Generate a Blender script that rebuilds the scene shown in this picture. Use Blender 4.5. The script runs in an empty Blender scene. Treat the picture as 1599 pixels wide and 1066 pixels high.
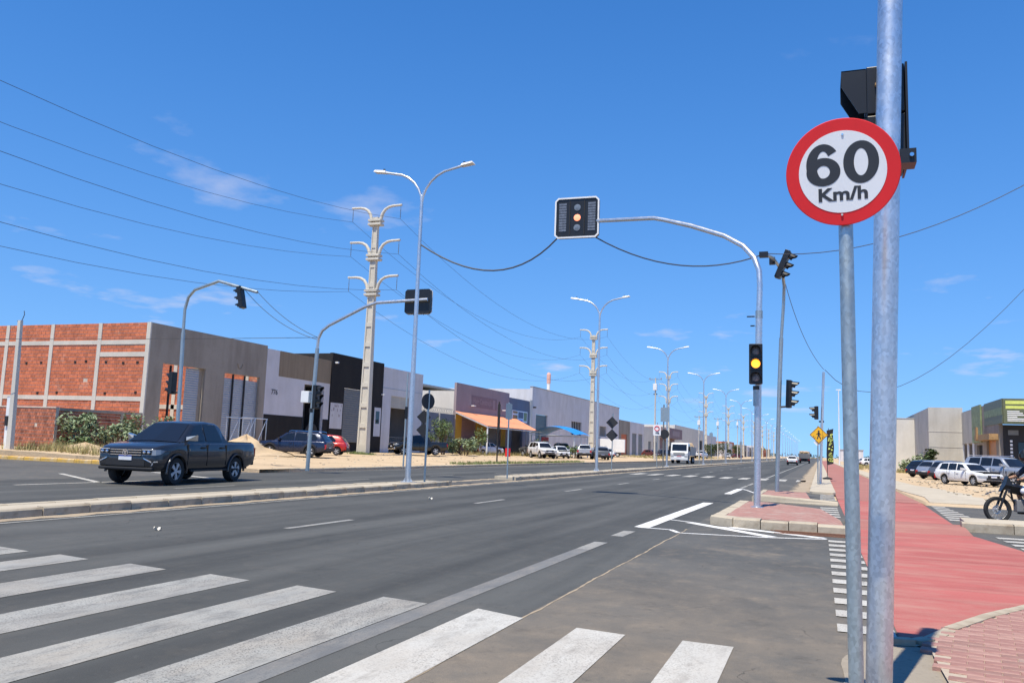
import bpy, bmesh, math, random
from mathutils import Vector, Matrix, Euler
R = math.radians
rnd = random.Random(11)
scene = bpy.context.scene
COL = scene.collection

# ---------------------------------------------------------------- camera
cam_d = bpy.data.cameras.new('camera'); cam = bpy.data.objects.new('camera', cam_d); COL.objects.link(cam)
cam_d.sensor_width = 36; cam_d.lens = 29.05; cam_d.clip_start = .05; cam_d.clip_end = 20000
cam.matrix_world = Matrix(((.93753583, .01059484, .34772736, 0), (.34607404, -.13036296, -.92910616, 0),
                           (.03548704, .99140973, -.12588654, 1.5), (0, 0, 0, 1)))
scene.camera = cam
# ---------------------------------------------------------------- sky and sun
SKY_A, SKY_B = .5, .1
CLOUD_W = 25.5
SUN = Vector((-.062, -.42, 1)).normalized()
world = bpy.data.worlds.new('World'); scene.world = world; world.use_nodes = True
wn, wl = world.node_tree.nodes, world.node_tree.links
bg = wn['Background']; bg.inputs[1].default_value = .125
sky = wn.new('ShaderNodeTexSky'); sky.sky_type = 'NISHITA'; sky.sun_disc = False
sky.sun_elevation = math.asin(SUN.z); sky.sun_rotation = math.atan2(SUN.x, SUN.y)
sky.altitude = 300; sky.air_density = 1.0; sky.dust_density = 0.0; sky.ozone_density = 3.0
tc = wn.new('ShaderNodeTexCoord'); sep = wn.new('ShaderNodeSeparateXYZ'); wl.new(tc.outputs['Generated'], sep.inputs[0])
def wmath(op, a, b=None, clamp=False):
    n = wn.new('ShaderNodeMath'); n.operation = op; n.use_clamp = clamp
    for i, x in enumerate((a, b)):
        if x is None: continue
        if isinstance(x, (int, float)): n.inputs[i].default_value = x
        else: wl.new(x, n.inputs[i])
    return n.outputs[0]
den = wmath('ADD', wmath('MAXIMUM', sep.outputs[2], 0.0), .09)
comb = wn.new('ShaderNodeCombineXYZ')
wl.new(wmath('DIVIDE', sep.outputs[0], den), comb.inputs[0]); wl.new(wmath('DIVIDE', sep.outputs[1], den), comb.inputs[1])
cn = wn.new('ShaderNodeTexNoise'); cn.noise_dimensions = '4D'; cn.inputs['W'].default_value = CLOUD_W; cn.inputs['Scale'].default_value = 1.5; cn.inputs['Detail'].default_value = 7
cn.inputs['Roughness'].default_value = .55; wl.new(comb.outputs[0], cn.inputs['Vector'])
cr = wn.new('ShaderNodeValToRGB'); cr.color_ramp.elements[0].position = .6; cr.color_ramp.elements[1].position = .74
wl.new(cn.outputs[0], cr.inputs[0])
lowfade = wmath('MULTIPLY', wmath('SUBTRACT', .62, sep.outputs[2], True), wmath('MULTIPLY', sep.outputs[2], 9.0, True), True)
cfac = wmath('MULTIPLY', wmath('MULTIPLY', cr.outputs[0], lowfade), 1.5, True)
cmix = wn.new('ShaderNodeMix'); cmix.data_type = 'RGBA'
hs = wn.new('ShaderNodeHueSaturation'); hs.inputs['Saturation'].default_value = 1.32
vz = wn.new('ShaderNodeCombineXYZ'); wl.new(sep.outputs[0], vz.inputs[0]); wl.new(sep.outputs[1], vz.inputs[1])
wl.new(wmath('ADD', wmath('MULTIPLY', wmath('MAXIMUM', sep.outputs[2], 0.0), SKY_A), SKY_B), vz.inputs[2])   # clear, even tropical sky: gentle gradient towards the horizon
nrm = wn.new('ShaderNodeVectorMath'); nrm.operation = 'NORMALIZE'; wl.new(vz.outputs[0], nrm.inputs[0]); wl.new(nrm.outputs[0], sky.inputs['Vector'])
wl.new(sky.outputs[0], hs.inputs['Color']); tint = wn.new('ShaderNodeMix'); tint.data_type = 'RGBA'; tint.blend_type = 'MULTIPLY'; tint.inputs[0].default_value = 1; tint.inputs[7].default_value = (.9, .95, 1.13, 1)
wl.new(hs.outputs[0], tint.inputs[6]); wl.new(tint.outputs[2], cmix.inputs[6])
cmix.inputs[7].default_value = (5.2, 5.2, 6.0, 1); wl.new(cfac, cmix.inputs[0]); wl.new(cmix.outputs[2], bg.inputs[0])
sun_d = bpy.data.lights.new('sun', 'SUN'); sun_d.energy = 5.0; sun_d.angle = R(.53); sun_d.color = (1, .925, .76)
sun = bpy.data.objects.new('sun', sun_d); COL.objects.link(sun); sun.rotation_euler = (-SUN).to_track_quat('-Z', 'Y').to_euler()
scene.view_settings.view_transform = 'Standard'; scene.view_settings.look = 'None'
scene.view_settings.exposure = .22; scene.view_settings.gamma = 1; scene.view_settings.use_curve_mapping = False

# ---------------------------------------------------------------- helpers
def tag(o, label=None, cat=None, group=None, kind=None):
    if label: o['label'] = label
    if cat: o['category'] = cat
    if group: o['group'] = group
    if kind: o['kind'] = kind
    return o
def empty(name, loc=(0, 0, 0), rz=0, label=None, cat=None, group=None):
    o = bpy.data.objects.new(name, None); COL.objects.link(o); o.location = loc; o.rotation_euler = (0, 0, rz)
    o.empty_display_size = .2
    return tag(o, label, cat, group)
def link(name, me, parent=None):
    o = bpy.data.objects.new(name, me); COL.objects.link(o)
    if parent: o.parent = parent
    return o
def dup(root, loc, rz, label=None, group=None):
    def cp(o, par):
        c = o.copy(); COL.objects.link(c); c.parent = par
        for ch in o.children: cp(ch, c)
        return c
    r = cp(root, None); r.location = loc; r.rotation_euler = (0, 0, rz)
    if label: r['label'] = label
    if group: r['group'] = group
    return r
def T(x=0, y=0, z=0): return Matrix.Translation((x, y, z))
def RX(a): return Matrix.Rotation(R(a), 4, 'X')
def RY(a): return Matrix.Rotation(R(a), 4, 'Y')
def RZ(a): return Matrix.Rotation(R(a), 4, 'Z')
class MB:
    def __init__(s): s.v = []; s.f = []
    def add(s, vs, fs, M=None):
        o = len(s.v)
        s.v += [tuple(M @ Vector(v)) if M else tuple(v) for v in vs]
        s.f += [tuple(i + o for i in f) for f in fs]; return s
    def box(s, x0, x1, y0, y1, z0, z1, M=None):
        return s.add([(x0,y0,z0),(x1,y0,z0),(x1,y1,z0),(x0,y1,z0),(x0,y0,z1),(x1,y0,z1),(x1,y1,z1),(x0,y1,z1)],
                     [(0,3,2,1),(4,5,6,7),(0,1,5,4),(1,2,6,5),(2,3,7,6),(3,0,4,7)], M)
    def tube(s, pts, r, n=8, caps=True):
        pts = [Vector(p) for p in pts]; rs = r if isinstance(r, (list, tuple)) else [r]*len(pts)
        o = len(s.v); up = None
        for i, p in enumerate(pts):
            d = (pts[min(i+1, len(pts)-1)] - pts[max(i-1, 0)]).normalized()
            if up is None: up = d.orthogonal().normalized()
            up = (up - d*up.dot(d)).normalized(); b = d.cross(up)
            for k in range(n):
                a = 2*math.pi*k/n; s.v.append(tuple(p + (up*math.cos(a) + b*math.sin(a))*rs[i]))
        for i in range(len(pts)-1):
            for k in range(n):
                k2 = (k+1) % n; s.f.append((o+i*n+k, o+i*n+k2, o+(i+1)*n+k2, o+(i+1)*n+k))
        if caps:
            s.f.append(tuple(o+k for k in reversed(range(n)))); e = o+(len(pts)-1)*n; s.f.append(tuple(e+k for k in range(n)))
        return s
    def lathe(s, prof, n=20, M=None, ring=False):
        vs = []; fs = []; m = len(prof)
        for k in range(n):
            a = 2*math.pi*k/n; vs += [(r*math.cos(a), r*math.sin(a), z) for r, z in prof]
        for k in range(n):
            k2 = (k+1) % n
            for i in range(m-1): fs.append((k*m+i, k2*m+i, k2*m+i+1, k*m+i+1))
        if ring: fs += [(k*m+m-1, ((k+1) % n)*m+m-1, ((k+1) % n)*m, k*m) for k in range(n)]
        else: fs.append(tuple(k*m for k in reversed(range(n)))); fs.append(tuple(k*m+m-1 for k in range(n)))
        return s.add(vs, fs, M)
    def prism(s, poly, z0, z1, M=None):
        n = len(poly); vs = [(x, y, z0) for x, y in poly] + [(x, y, z1) for x, y in poly]
        return s.add(vs, [tuple(reversed(range(n))), tuple(range(n, 2*n))] + [(i, (i+1) % n, n+(i+1) % n, n+i) for i in range(n)], M)
    def sheet(s, poly, z, M=None):
        return s.add([(x, y, z) for x, y in poly], [tuple(range(len(poly)))], M)
    def grid(s, rows, closed=False):
        o = len(s.v); n = len(rows[0])
        for r in rows: s.v += [tuple(p) for p in r]
        for i in range(len(rows)-1):
            for k in range(n-1): s.f.append((o+i*n+k, o+(i+1)*n+k, o+(i+1)*n+k+1, o+i*n+k+1))
        return s
    def mesh(s, name, mat, smooth=False, fix=True):
        me = bpy.data.meshes.new(name); me.from_pydata(s.v, [], s.f); me.materials.append(mat)
        if fix:
            bm = bmesh.new(); bm.from_mesh(me); bmesh.ops.recalc_face_normals(bm, faces=bm.faces); bm.to_mesh(me); bm.free()
        if smooth: me.shade_smooth(); me.set_sharp_from_angle(angle=R(smooth if smooth is not True else 38))
        me.update(); return me
    def build(s, name, mat, parent=None, smooth=False, bevel=0, fix=True):
        o = link(name, s.mesh(name, mat, smooth, fix), parent)
        if bevel:
            b = o.modifiers.new('bevel', 'BEVEL'); b.width = bevel; b.segments = 2; b.limit_method = 'ANGLE'; b.angle_limit = R(40)
        return o
def text_mesh(body, size, mat, name, parent, M, bold=0.0, align='CENTER', sx=1.0):
    cu = bpy.data.curves.new(name, 'FONT'); cu.body = body; cu.size = size; cu.align_x = align; cu.align_y = 'CENTER'
    cu.extrude = .0008; cu.offset = bold; cu.resolution_u = 4
    t = bpy.data.objects.new('tmp', cu); COL.objects.link(t)
    bpy.context.view_layer.update()
    me = bpy.data.meshes.new_from_object(t.evaluated_get(bpy.context.evaluated_depsgraph_get()))
    bpy.data.objects.remove(t); me.materials.clear(); me.materials.append(mat)
    me.transform(M @ Matrix.Diagonal((sx, 1, 1, 1))); return link(name, me, parent)

# ---------------------------------------------------------------- materials
def nodes(name):
    m = bpy.data.materials.new(name); m.use_nodes = True; nt = m.node_tree
    return m, nt.nodes, nt.links, nt.nodes['Principled BSDF']
def mth(N, L, op, a, b=0.0, clamp=True):
    n = N.new('ShaderNodeMath'); n.operation = op; n.use_clamp = clamp
    for i, x in enumerate((a, b)):
        if isinstance(x, (int, float)): n.inputs[i].default_value = x
        else: L.new(x, n.inputs[i])
    return n.outputs[0]
def coords(N, L, scale=(1, 1, 1), kind='Object'):
    t = N.new('ShaderNodeTexCoord'); mp = N.new('ShaderNodeMapping'); L.new(t.outputs[kind], mp.inputs[0])
    mp.inputs['Scale'].default_value = scale; return mp.outputs[0]
def noise(N, L, scale, detail=4, vec=None, rough=.55, lo=None, hi=None):
    n = N.new('ShaderNodeTexNoise'); n.inputs['Scale'].default_value = scale; n.inputs['Detail'].default_value = detail
    n.inputs['Roughness'].default_value = rough
    L.new(vec if vec is not None else coords(N, L), n.inputs['Vector'])
    o = n.outputs[0]
    if lo is not None:
        mr = N.new('ShaderNodeMapRange'); mr.inputs[1].default_value = lo; mr.inputs[2].default_value = hi; mr.clamp = True
        L.new(o, mr.inputs[0]); o = mr.outputs[0]
    return o
def mixc(N, L, fac, a, b, mode='MIX'):
    m = N.new('ShaderNodeMix'); m.data_type = 'RGBA'; m.blend_type = mode
    for i, x in ((0, fac), (6, a), (7, b)):
        if isinstance(x, (int, float)): m.inputs[i].default_value = x
        elif isinstance(x, tuple): m.inputs[i].default_value = (*x[:3], 1)
        else: L.new(x, m.inputs[i])
    return m.outputs[2]
def bump(N, L, B, h, strength=.3, dist=.02):
    b = N.new('ShaderNodeBump'); b.inputs['Strength'].default_value = strength; b.inputs['Distance'].default_value = dist
    L.new(h, b.inputs['Height']); L.new(b.outputs[0], B.inputs['Normal'])
def mat(name, col, rough=.6, metal=0, var=.12, scale=3, bscale=0, bstr=.2, spec=.5, coat=0, dirt=None, island=0):
    m, N, L, B = nodes(name)
    a = tuple(c*(1-var) for c in col); b = tuple(min(1, c*(1+var)) for c in col)
    c = mixc(N, L, noise(N, L, scale, 5, lo=.3, hi=.7), a, b)
    if dirt: c = mixc(N, L, noise(N, L, dirt[1], 6, lo=dirt[2], hi=dirt[3]), c, dirt[0])
    if island:
        g = N.new('ShaderNodeNewGeometry'); mr = N.new('ShaderNodeMapRange'); L.new(g.outputs['Random Per Island'], mr.inputs[0])
        mr.inputs[3].default_value = 1-island; mr.inputs[4].default_value = 1+island
        vm = N.new('ShaderNodeVectorMath'); vm.operation = 'SCALE'; L.new(c, vm.inputs[0]); L.new(mr.outputs[0], vm.inputs['Scale']); c = vm.outputs[0]
    L.new(c, B.inputs['Base Color']); B.inputs['Roughness'].default_value = rough; B.inputs['Metallic'].default_value = metal
    B.inputs['Specular IOR Level'].default_value = spec; B.inputs['Coat Weight'].default_value = coat; B.inputs['Coat Roughness'].default_value = .08
    if bscale: bump(N, L, B, noise(N, L, bscale, 4), bstr, .02)
    return m
def emis(name, col, power, base=(.1, .1, .1)):
    m, N, L, B = nodes(name); B.inputs['Base Color'].default_value = (*base, 1)
    B.inputs['Emission Color'].default_value = (*col, 1); B.inputs['Emission Strength'].default_value = power; B.inputs['Roughness'].default_value = .3
    return m
def asphalt(name, dark, light, dust, dlo, dhi, tracks=True, near_dust=False):
    m, N, L, B = nodes(name)
    c = mixc(N, L, noise(N, L, .35, 5, lo=.35, hi=.68), dark, light)
    if tracks:
        c = mixc(N, L, mth(N, L, 'MULTIPLY', noise(N, L, 1.0, 4, coords(N, L, (1.1, .03, 1)), lo=.42, hi=.66), .75), c, tuple(x*.62 for x in dark))
        c = mixc(N, L, mth(N, L, 'MULTIPLY', noise(N, L, 1.0, 4, coords(N, L, (.8, .04, 1.7)), lo=.48, hi=.7), .6), c, tuple(min(1, x*1.45) for x in light))
    c = mixc(N, L, mth(N, L, 'MULTIPLY', mth(N, L, 'ADD', noise(N, L, .5, 9, rough=.72, lo=dlo, hi=dhi), mth(N, L, 'MULTIPLY', noise(N, L, 3.5, 9, coords(N, L, (1, .6, 1)), .75, .5, .72), .4)), .6), c, dust)
    if near_dust:   # sand carried off the footpath lies thickest at the street mouth
        sx = N.new('ShaderNodeSeparateXYZ'); L.new(coords(N, L), sx.inputs[0])
        mr = N.new('ShaderNodeMapRange'); mr.inputs[1].default_value = 12.5; mr.inputs[2].default_value = 4.0; L.new(sx.outputs[1], mr.inputs[0])
        mx = N.new('ShaderNodeMapRange'); mx.inputs[1].default_value = 6; mx.inputs[2].default_value = 1.5; L.new(sx.outputs[0], mx.inputs[0])
        dn = mth(N, L, 'ADD', mth(N, L, 'MULTIPLY', noise(N, L, 1.3, 9, rough=.7), 1.1), -.22)
        c = mixc(N, L, mth(N, L, 'MULTIPLY', mth(N, L, 'MULTIPLY', mr.outputs[0], mx.outputs[0]), mth(N, L, 'MULTIPLY', dn, 1.1)), c, dust)
    c = mixc(N, L, mth(N, L, 'MULTIPLY', noise(N, L, 2.3, 9, rough=.75, lo=.55, hi=.72), .45), c, tuple(x*.5 for x in dark))
    c = mixc(N, L, mth(N, L, 'MULTIPLY', noise(N, L, 11, 6, rough=.7, lo=.6, hi=.72), .5), c, tuple(x*.45 for x in dark))
    c = mixc(N, L, mth(N, L, 'MULTIPLY', noise(N, L, 7, 7, rough=.75, lo=.58, hi=.75), .35), c, tuple(min(1, x*1.9) for x in light))
    sp = noise(N, L, 110, 4, rough=.7)
    c = mixc(N, L, .8, c, mixc(N, L, noise(N, L, 110, 4, None, .7, .32, .68), (.36, .36, .36), (.66, .66, .66)), 'OVERLAY')
    # fine cracks
    vo = N.new('ShaderNodeTexVoronoi'); vo.feature = 'DISTANCE_TO_EDGE'; vo.inputs['Scale'].default_value = .33
    wv = N.new('ShaderNodeVectorMath'); wv.operation = 'ADD'; nz = N.new('ShaderNodeTexNoise'); nz.inputs['Scale'].default_value = 1.1; nz.inputs['Detail'].default_value = 6; L.new(coords(N, L), nz.inputs['Vector'])
    L.new(coords(N, L), wv.inputs[0]); L.new(nz.outputs['Color'], wv.inputs[1]); L.new(wv.outputs[0], vo.inputs['Vector'])
    ck = N.new('ShaderNodeMapRange'); ck.inputs[1].default_value = .0035; ck.inputs[2].default_value = .0; L.new(vo.outputs['Distance'], ck.inputs[0])
    c = mixc(N, L, mth(N, L, 'MULTIPLY', ck.outputs[0], mth(N, L, 'MULTIPLY', noise(N, L, .6, 4, lo=.5, hi=.62), .75)), c, tuple(x*.35 for x in dark))
    L.new(c, B.inputs['Base Color']); B.inputs['Roughness'].default_value = .82; B.inputs['Specular IOR Level'].default_value = .35
    bump(N, L, B, sp, .5, .008); return m
def paint(name, col, under, lo, hi, dirt=(.4, .33, .25)):
    m, N, L, B = nodes(name)
    c = mixc(N, L, noise(N, L, 1.2, 6, lo=.4, hi=.75), col, tuple(x*.78 for x in col))
    c = mixc(N, L, mth(N, L, 'MULTIPLY', noise(N, L, 1.6, 9, coords(N, L, (1.4, .5, 1)), .78, .42, .75), .6), c, dirt)
    c = mixc(N, L, mth(N, L, 'MULTIPLY', noise(N, L, 70, 3, None, .6, .52, .62), mth(N, L, 'ADD', noise(N, L, 1.1, 6, coords(N, L, (1, .5, 1)), .65, lo-.08, hi), .12)), c, under)
    c = mixc(N, L, mth(N, L, 'MULTIPLY', noise(N, L, 6, 6, coords(N, L, (1, .3, 1)), .7, lo+.06, hi+.04), .6), c, under)
    c = mixc(N, L, mth(N, L, 'MULTIPLY', noise(N, L, 1.0, 5, coords(N, L, (1.1, .06, 1)), .6, .45, .68), .4), c, tuple(x*2.2 for x in under))
    L.new(c, B.inputs['Base Color']); B.inputs['Roughness'].default_value = .7
    bump(N, L, B, noise(N, L, 120, 2), .2, .004); return m
def redm(name, col):
    m, N, L, B = nodes(name)
    c = mixc(N, L, noise(N, L, .5, 7, lo=.3, hi=.72), tuple(x*.86 for x in col), tuple(min(1, x*1.1) for x in col))
    c = mixc(N, L, mth(N, L, 'MULTIPLY', noise(N, L, 1, 6, coords(N, L, (.16, 1.5, 1)), .62, .5, .72), .5), c, tuple(x*.5 for x in col))
    c = mixc(N, L, mth(N, L, 'MULTIPLY', noise(N, L, 1, 7, coords(N, L, (.5, 1.6, 1)), .74, .46, .74), .7), c, (.46, .28, .22))
    c = mixc(N, L, mth(N, L, 'MULTIPLY', noise(N, L, 60, 3, None, .6, .5, .68), .35), c, (.42, .22, .18))
    L.new(c, B.inputs['Base Color']); B.inputs['Roughness'].default_value = .85; B.inputs['Specular IOR Level'].default_value = .25
    bump(N, L, B, noise(N, L, 90, 3), .35, .006); return m
def plaster(name, col, stain, amt=.6, vscale=(1, 1, .25), speck=.0):
    m, N, L, B = nodes(name)
    c = mixc(N, L, noise(N, L, .5, 6, lo=.3, hi=.75), tuple(x*.9 for x in col), tuple(min(1, x*1.06) for x in col))
    c = mixc(N, L, mth(N, L, 'MULTIPLY', noise(N, L, .9, 8, coords(N, L, vscale), .62, .44, .7), amt), c, stain)
    c = mixc(N, L, mth(N, L, 'MULTIPLY', noise(N, L, 7, 5, lo=.5, hi=.8), .3), c, stain)
    L.new(c, B.inputs['Base Color']); B.inputs['Roughness'].default_value = .88; B.inputs['Specular IOR Level'].default_value = .25
    bump(N, L, B, noise(N, L, 22, 5), .25, .015); return m
def sandm(name, a, b, cdark, grass=None):
    m, N, L, B = nodes(name)
    c = mixc(N, L, noise(N, L, .28, 7, lo=.3, hi=.7), a, b)
    c = mixc(N, L, mth(N, L, 'MULTIPLY', noise(N, L, 1.4, 8, rough=.7, lo=.5, hi=.75), .6), c, cdark)
    if grass: c = mixc(N, L, mth(N, L, 'MULTIPLY', noise(N, L, .16, 7, rough=.6, lo=.56, hi=.68), .7), c, grass)
    c = mixc(N, L, mth(N, L, 'MULTIPLY', noise(N, L, 14, 4, lo=.6, hi=.7), .4), c, tuple(x*.45 for x in a))
    L.new(c, B.inputs['Base Color']); B.inputs['Roughness'].default_value = .95; B.inputs['Specular IOR Level'].default_value = .15
    bump(N, L, B, noise(N, L, 5, 8, rough=.7), .6, .06); return m
def glassm(name, col=(.012, .014, .018), rough=.06):
    m, N, L, B = nodes(name); B.inputs['Base Color'].default_value = (*col, 1); B.inputs['Roughness'].default_value = rough
    B.inputs['Specular IOR Level'].default_value = .6; return m
def carpaint(name, col, metal=.3, rough=.32):
    m, N, L, B = nodes(name)
    c = mixc(N, L, noise(N, L, 2.2, 5, lo=.35, hi=.75), col, tuple(x*.82 + .01 for x in col)); L.new(c, B.inputs['Base Color'])
    B.inputs['Metallic'].default_value = metal; B.inputs['Roughness'].default_value = rough
    B.inputs['Coat Weight'].default_value = .6; B.inputs['Coat Roughness'].default_value = .06; return m
def galv(name, col, rough=.36):
    m, N, L, B = nodes(name)
    v = N.new('ShaderNodeTexVoronoi'); v.inputs['Scale'].default_value = 55; L.new(coords(N, L, (1, 1, .7)), v.inputs['Vector'])
    c = mixc(N, L, v.outputs['Color'], tuple(x*.8 for x in col), tuple(min(1, x*1.15) for x in col))
    c = mixc(N, L, mth(N, L, 'MULTIPLY', noise(N, L, 2, 7, coords(N, L, (3, 3, .5)), .65, .5, .75), .5), c, tuple(x*.6 for x in col))
    L.new(c, B.inputs['Base Color']); B.inputs['Metallic'].default_value = .88
    L.new(mth(N, L, 'ADD', mth(N, L, 'MULTIPLY', noise(N, L, 6, 4), .3), rough-.12), B.inputs['Roughness']); return m

M = {}
M['asphalt'] = asphalt('asphalt_dark', (.067, .0675, .063), (.09, .09, .084), (.16, .138, .112), .6, .85)
M['old_asphalt'] = asphalt('asphalt_old', (.083, .081, .075), (.118, .115, .106), (.36, .28, .195), .56, .8, False, True)
M['sand'] = sandm('sand', (.5, .37, .235), (.6, .46, .305), (.38, .275, .17), None)
M['verge'] = sandm('dry_ground', (.5, .37, .23), (.58, .44, .29), (.36, .26, .16), (.2, .21, .09))
M['white_paint'] = paint('road_paint_white', (.56, .545, .5), (.2, .18, .155), .46, .66)
M['old_paint'] = paint('road_paint_worn', (.37, .365, .335), (.1, .096, .09), .42, .64)
M['fresh_paint'] = paint('road_paint_fresh', (.82, .82, .81), (.4, .38, .36), .68, .82)
M['ghost_paint'] = paint('road_paint_faded', (.19, .187, .175), (.1, .1, .1), .4, .65)
M['yellow_paint'] = paint('kerb_paint_yellow', (.72, .42, .05), (.45, .4, .33), .55, .75)
M['red_path'] = redm('cycle_path_red', (.43, .12, .105))
M['red_far'] = redm('cycle_path_faded', (.37, .15, .125))
M['kerb'] = plaster('kerb_concrete', (.52, .45, .345), (.3, .24, .165), .65, (1, 1, 1))
M['kerb_dirty'] = plaster('kerb_dirty', (.47, .405, .31), (.19, .135, .085), .9, (1, 1, 1))
M['concrete_slab'] = plaster('concrete_slab', (.52, .455, .355), (.36, .3, .23), .5, (1, 1, 1))
M['apron'] = sandm('dusty_apron', (.3, .26, .205), (.37, .315, .25), (.23, .2, .165))
M['joint_sand'] = sandm('joint_sand', (.46, .38, .3), (.5, .42, .33), (.36, .29, .22))
M['drift'] = sandm('kerb_dust', (.36, .29, .21), (.42, .34, .25), (.26, .21, .16))
M['pavers'] = mat('pavers', (.36, .185, .15), .85, var=.18, scale=9, bscale=60, bstr=.3, dirt=((.42, .34, .28), 3, .5, .8), island=.14)
M['galv'] = galv('galvanised_steel', (.68, .7, .72)); M['galv_sat'] = galv('galvanised_dull', (.45, .51, .52), .46)
M['cream'] = plaster('concrete_pole', (.64, .6, .52), (.44, .39, .3), .4)
M['black'] = mat('black_plastic', (.012, .012, .013), .38, var=.2); M['black_matt'] = mat('black_matt', (.018, .018, .02), .7)
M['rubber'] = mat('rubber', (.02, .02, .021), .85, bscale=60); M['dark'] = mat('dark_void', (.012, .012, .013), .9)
M['rim'] = mat('alloy_rim', (.5, .51, .53), .4, .35); M['chrome'] = mat('chrome', (.75, .75, .77), .12, 1, var=.03)
M['glass'] = glassm('car_glass'); M['lens'] = glassm('clear_lens', (.34, .36, .39), .1); M['wire'] = mat('cable_black', (.05, .05, .055), .6)
M['amber_lit'] = emis('amber_lamp_lit', (1, .34, .03), 2.4, (.9, .45, .1)); M['red_lit'] = emis('red_lamp_lit', (1, .27, .12), 1.3, (.8, .3, .2))
M['lens_off'] = mat('signal_lens_off', (.16, .19, .23), .25, var=.3, scale=20); M['led_off'] = mat('led_strip_off', (.13, .15, .19), .4, var=.35, scale=14)
M['white'] = mat('white_enamel', (.8, .8, .79), .45, var=.04, dirt=((.6, .58, .54), 2, .6, .85)); M['red'] = mat('sign_red', (.72, .022, .028), .6, var=.06, spec=.3)
M['sign_white'] = mat('sign_white', (.8, .81, .83), .6, var=.03); M['sign_black'] = mat('sign_print', (.03, .034, .042), .5)
M['yellow'] = mat('sign_yellow', (.85, .45, .02), .45, var=.05); M['signback'] = mat('sign_back', (.025, .026, .03), .6)
M['brick'] = mat('hollow_brick', (.54, .16, .075), .9, var=.15, scale=6, bscale=40, dirt=((.55, .36, .27), 1.3, .6, .85), island=.2)
M['brick2'] = mat('hollow_brick_fence', (.4, .135, .075), .9, var=.2, scale=6, bscale=40, dirt=((.18, .06, .035), 2.2, .5, .7), island=.3)
M['mortar'] = plaster('mortar', (.6, .53, .45), (.42, .34, .27), .5); M['rawconc'] = plaster('raw_concrete', (.62, .585, .52), (.45, .41, .35), .45)
M['render_grey'] = plaster('cement_render', (.36, .315, .262), (.22, .185, .15), .7); M['render_brown'] = plaster('brown_render', (.3, .235, .165), (.2, .15, .1), .5, (3, 3, .15))
M['wall_white'] = plaster('white_wall', (.68, .66, .68), (.5, .475, .46), .5); M['wall_black'] = plaster('black_wall', (.022, .021, .022), (.05, .045, .04), .3)
M['wall_pink'] = plaster('mauve_wall', (.36, .29, .3), (.29, .235, .24), .4); M['wall_mauve'] = plaster('mauve_dark', (.27, .2, .215), (.23, .17, .18), .4); M['wall_blue'] = plaster('slate_wall', (.18, .2, .25), (.13, .14, .17), .4)
M['pale_conc'] = plaster('pale_render', (.7, .665, .6), (.55, .5, .43), .45); M['block'] = plaster('block_wall', (.54, .51, .455), (.36, .33, .28), .6)
M['shutter'] = mat('steel_shutter', (.36, .4, .45), .45, .35, var=.08); M['shutter_dk'] = mat('grey_shutter', (.17, .18, .185), .6, .1, var=.08)
M['ochre'] = plaster('ochre_wall', (.5, .33, .06), (.35, .23, .06), .4); M['tile'] = mat('orange_sheet', (.74, .3, .16), .6, var=.1, scale=2); M['teal'] = mat('teal_shutter', (.06, .13, .18), .55, .1)
M['tarp'] = mat('blue_tarp', (.02, .27, .72), .5, var=.1); M['wood'] = mat('timber', (.36, .22, .1), .75, var=.25, scale=4)
M['roofsheet'] = mat('fibre_roof', (.4, .38, .35), .9); M['greenboard'] = mat('green_board', (.12, .135, .075), .5, var=.1); M['tower_red'] = mat('faded_red', (.7, .42, .36), .8)
M['lime'] = mat('lime_print', (.62, .68, .16), .5)
M['skin'] = mat('skin', (.36, .19, .115), .55, var=.08); M['cloth_white'] = mat('white_cloth', (.76, .76, .78), .9, var=.06); M['cloth_dark'] = mat('dark_cloth', (.025, .028, .045), .9)
M['leaf'] = mat('leaf_green', (.11, .16, .05), .6, var=.4, scale=2, island=.45); M['leaf_grey'] = mat('leaf_greygreen', (.2, .25, .13), .6, var=.3, scale=2, island=.45)
M['leaf_dk'] = mat('leaf_dark', (.06, .09, .03), .6, var=.4, scale=2, island=.4); M['grass'] = mat('dry_grass', (.34, .29, .12), .8, var=.4, scale=.4, island=.35); M['grass_g'] = mat('green_grass', (.17, .21, .07), .8, var=.3, scale=.6, island=.35)
M['bark'] = mat('bark', (.17, .12, .08), .9, bscale=15); M['tail'] = mat('tail_lamp', (.42, .015, .015), .25); M['plate'] = mat('plate', (.7, .71, .73), .5)
M['plate_blue'] = mat('plate_band', (.03, .07, .35), .5); M['orange_glass'] = mat('orange_door', (.5, .2, .03), .4); M['rust'] = mat('rust', (.2, .09, .05), .9, var=.3); M['steel'] = mat('bare_steel', (.3, .29, .28), .6, .5)

# ================================================================ THE SETTING
def struct(name, mb, m, smooth=False, bevel=0, parent=None):
    o = mb.build(name, m, parent, smooth, bevel)
    if parent is None: tag(o, kind='structure')
    return o
def rect(x0, x1, y0, y1): return [(x0, y0), (x1, y0), (x1, y1), (x0, y1)]
def lotz(x, y):
    d = max(0, -22.7-x)
    return .14 + min(.42, .02*d) + (.035*math.sin(x*.9+y*.37)*math.sin(y*.51-x*.2) + .02*math.sin(x*2.3+1)*math.sin(y*1.7))*min(1, d/3)
struct('ground', MB().sheet(rect(-7000, 7000, -3000, 12000), -.06), M['verge'])
struct('road', MB().sheet(rect(-12.95, -2.5, -40, 1500), 0), M['asphalt'])
struct('road', MB().sheet(rect(-22.45, -13.75, -40, 1500), 0), M['asphalt'])
struct('side_street', MB().sheet(rect(-120, -22.45, -14, 29.9), 0), M['old_asphalt'])
sb = MB().sheet(rect(-2.5, 70, -40, 32), 0).sheet([(-2.5, 32), (0.1, 32), (.1, 1500), (-2.5, 1500)], 0)
struct('side_street', sb, M['old_asphalt'])
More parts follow.
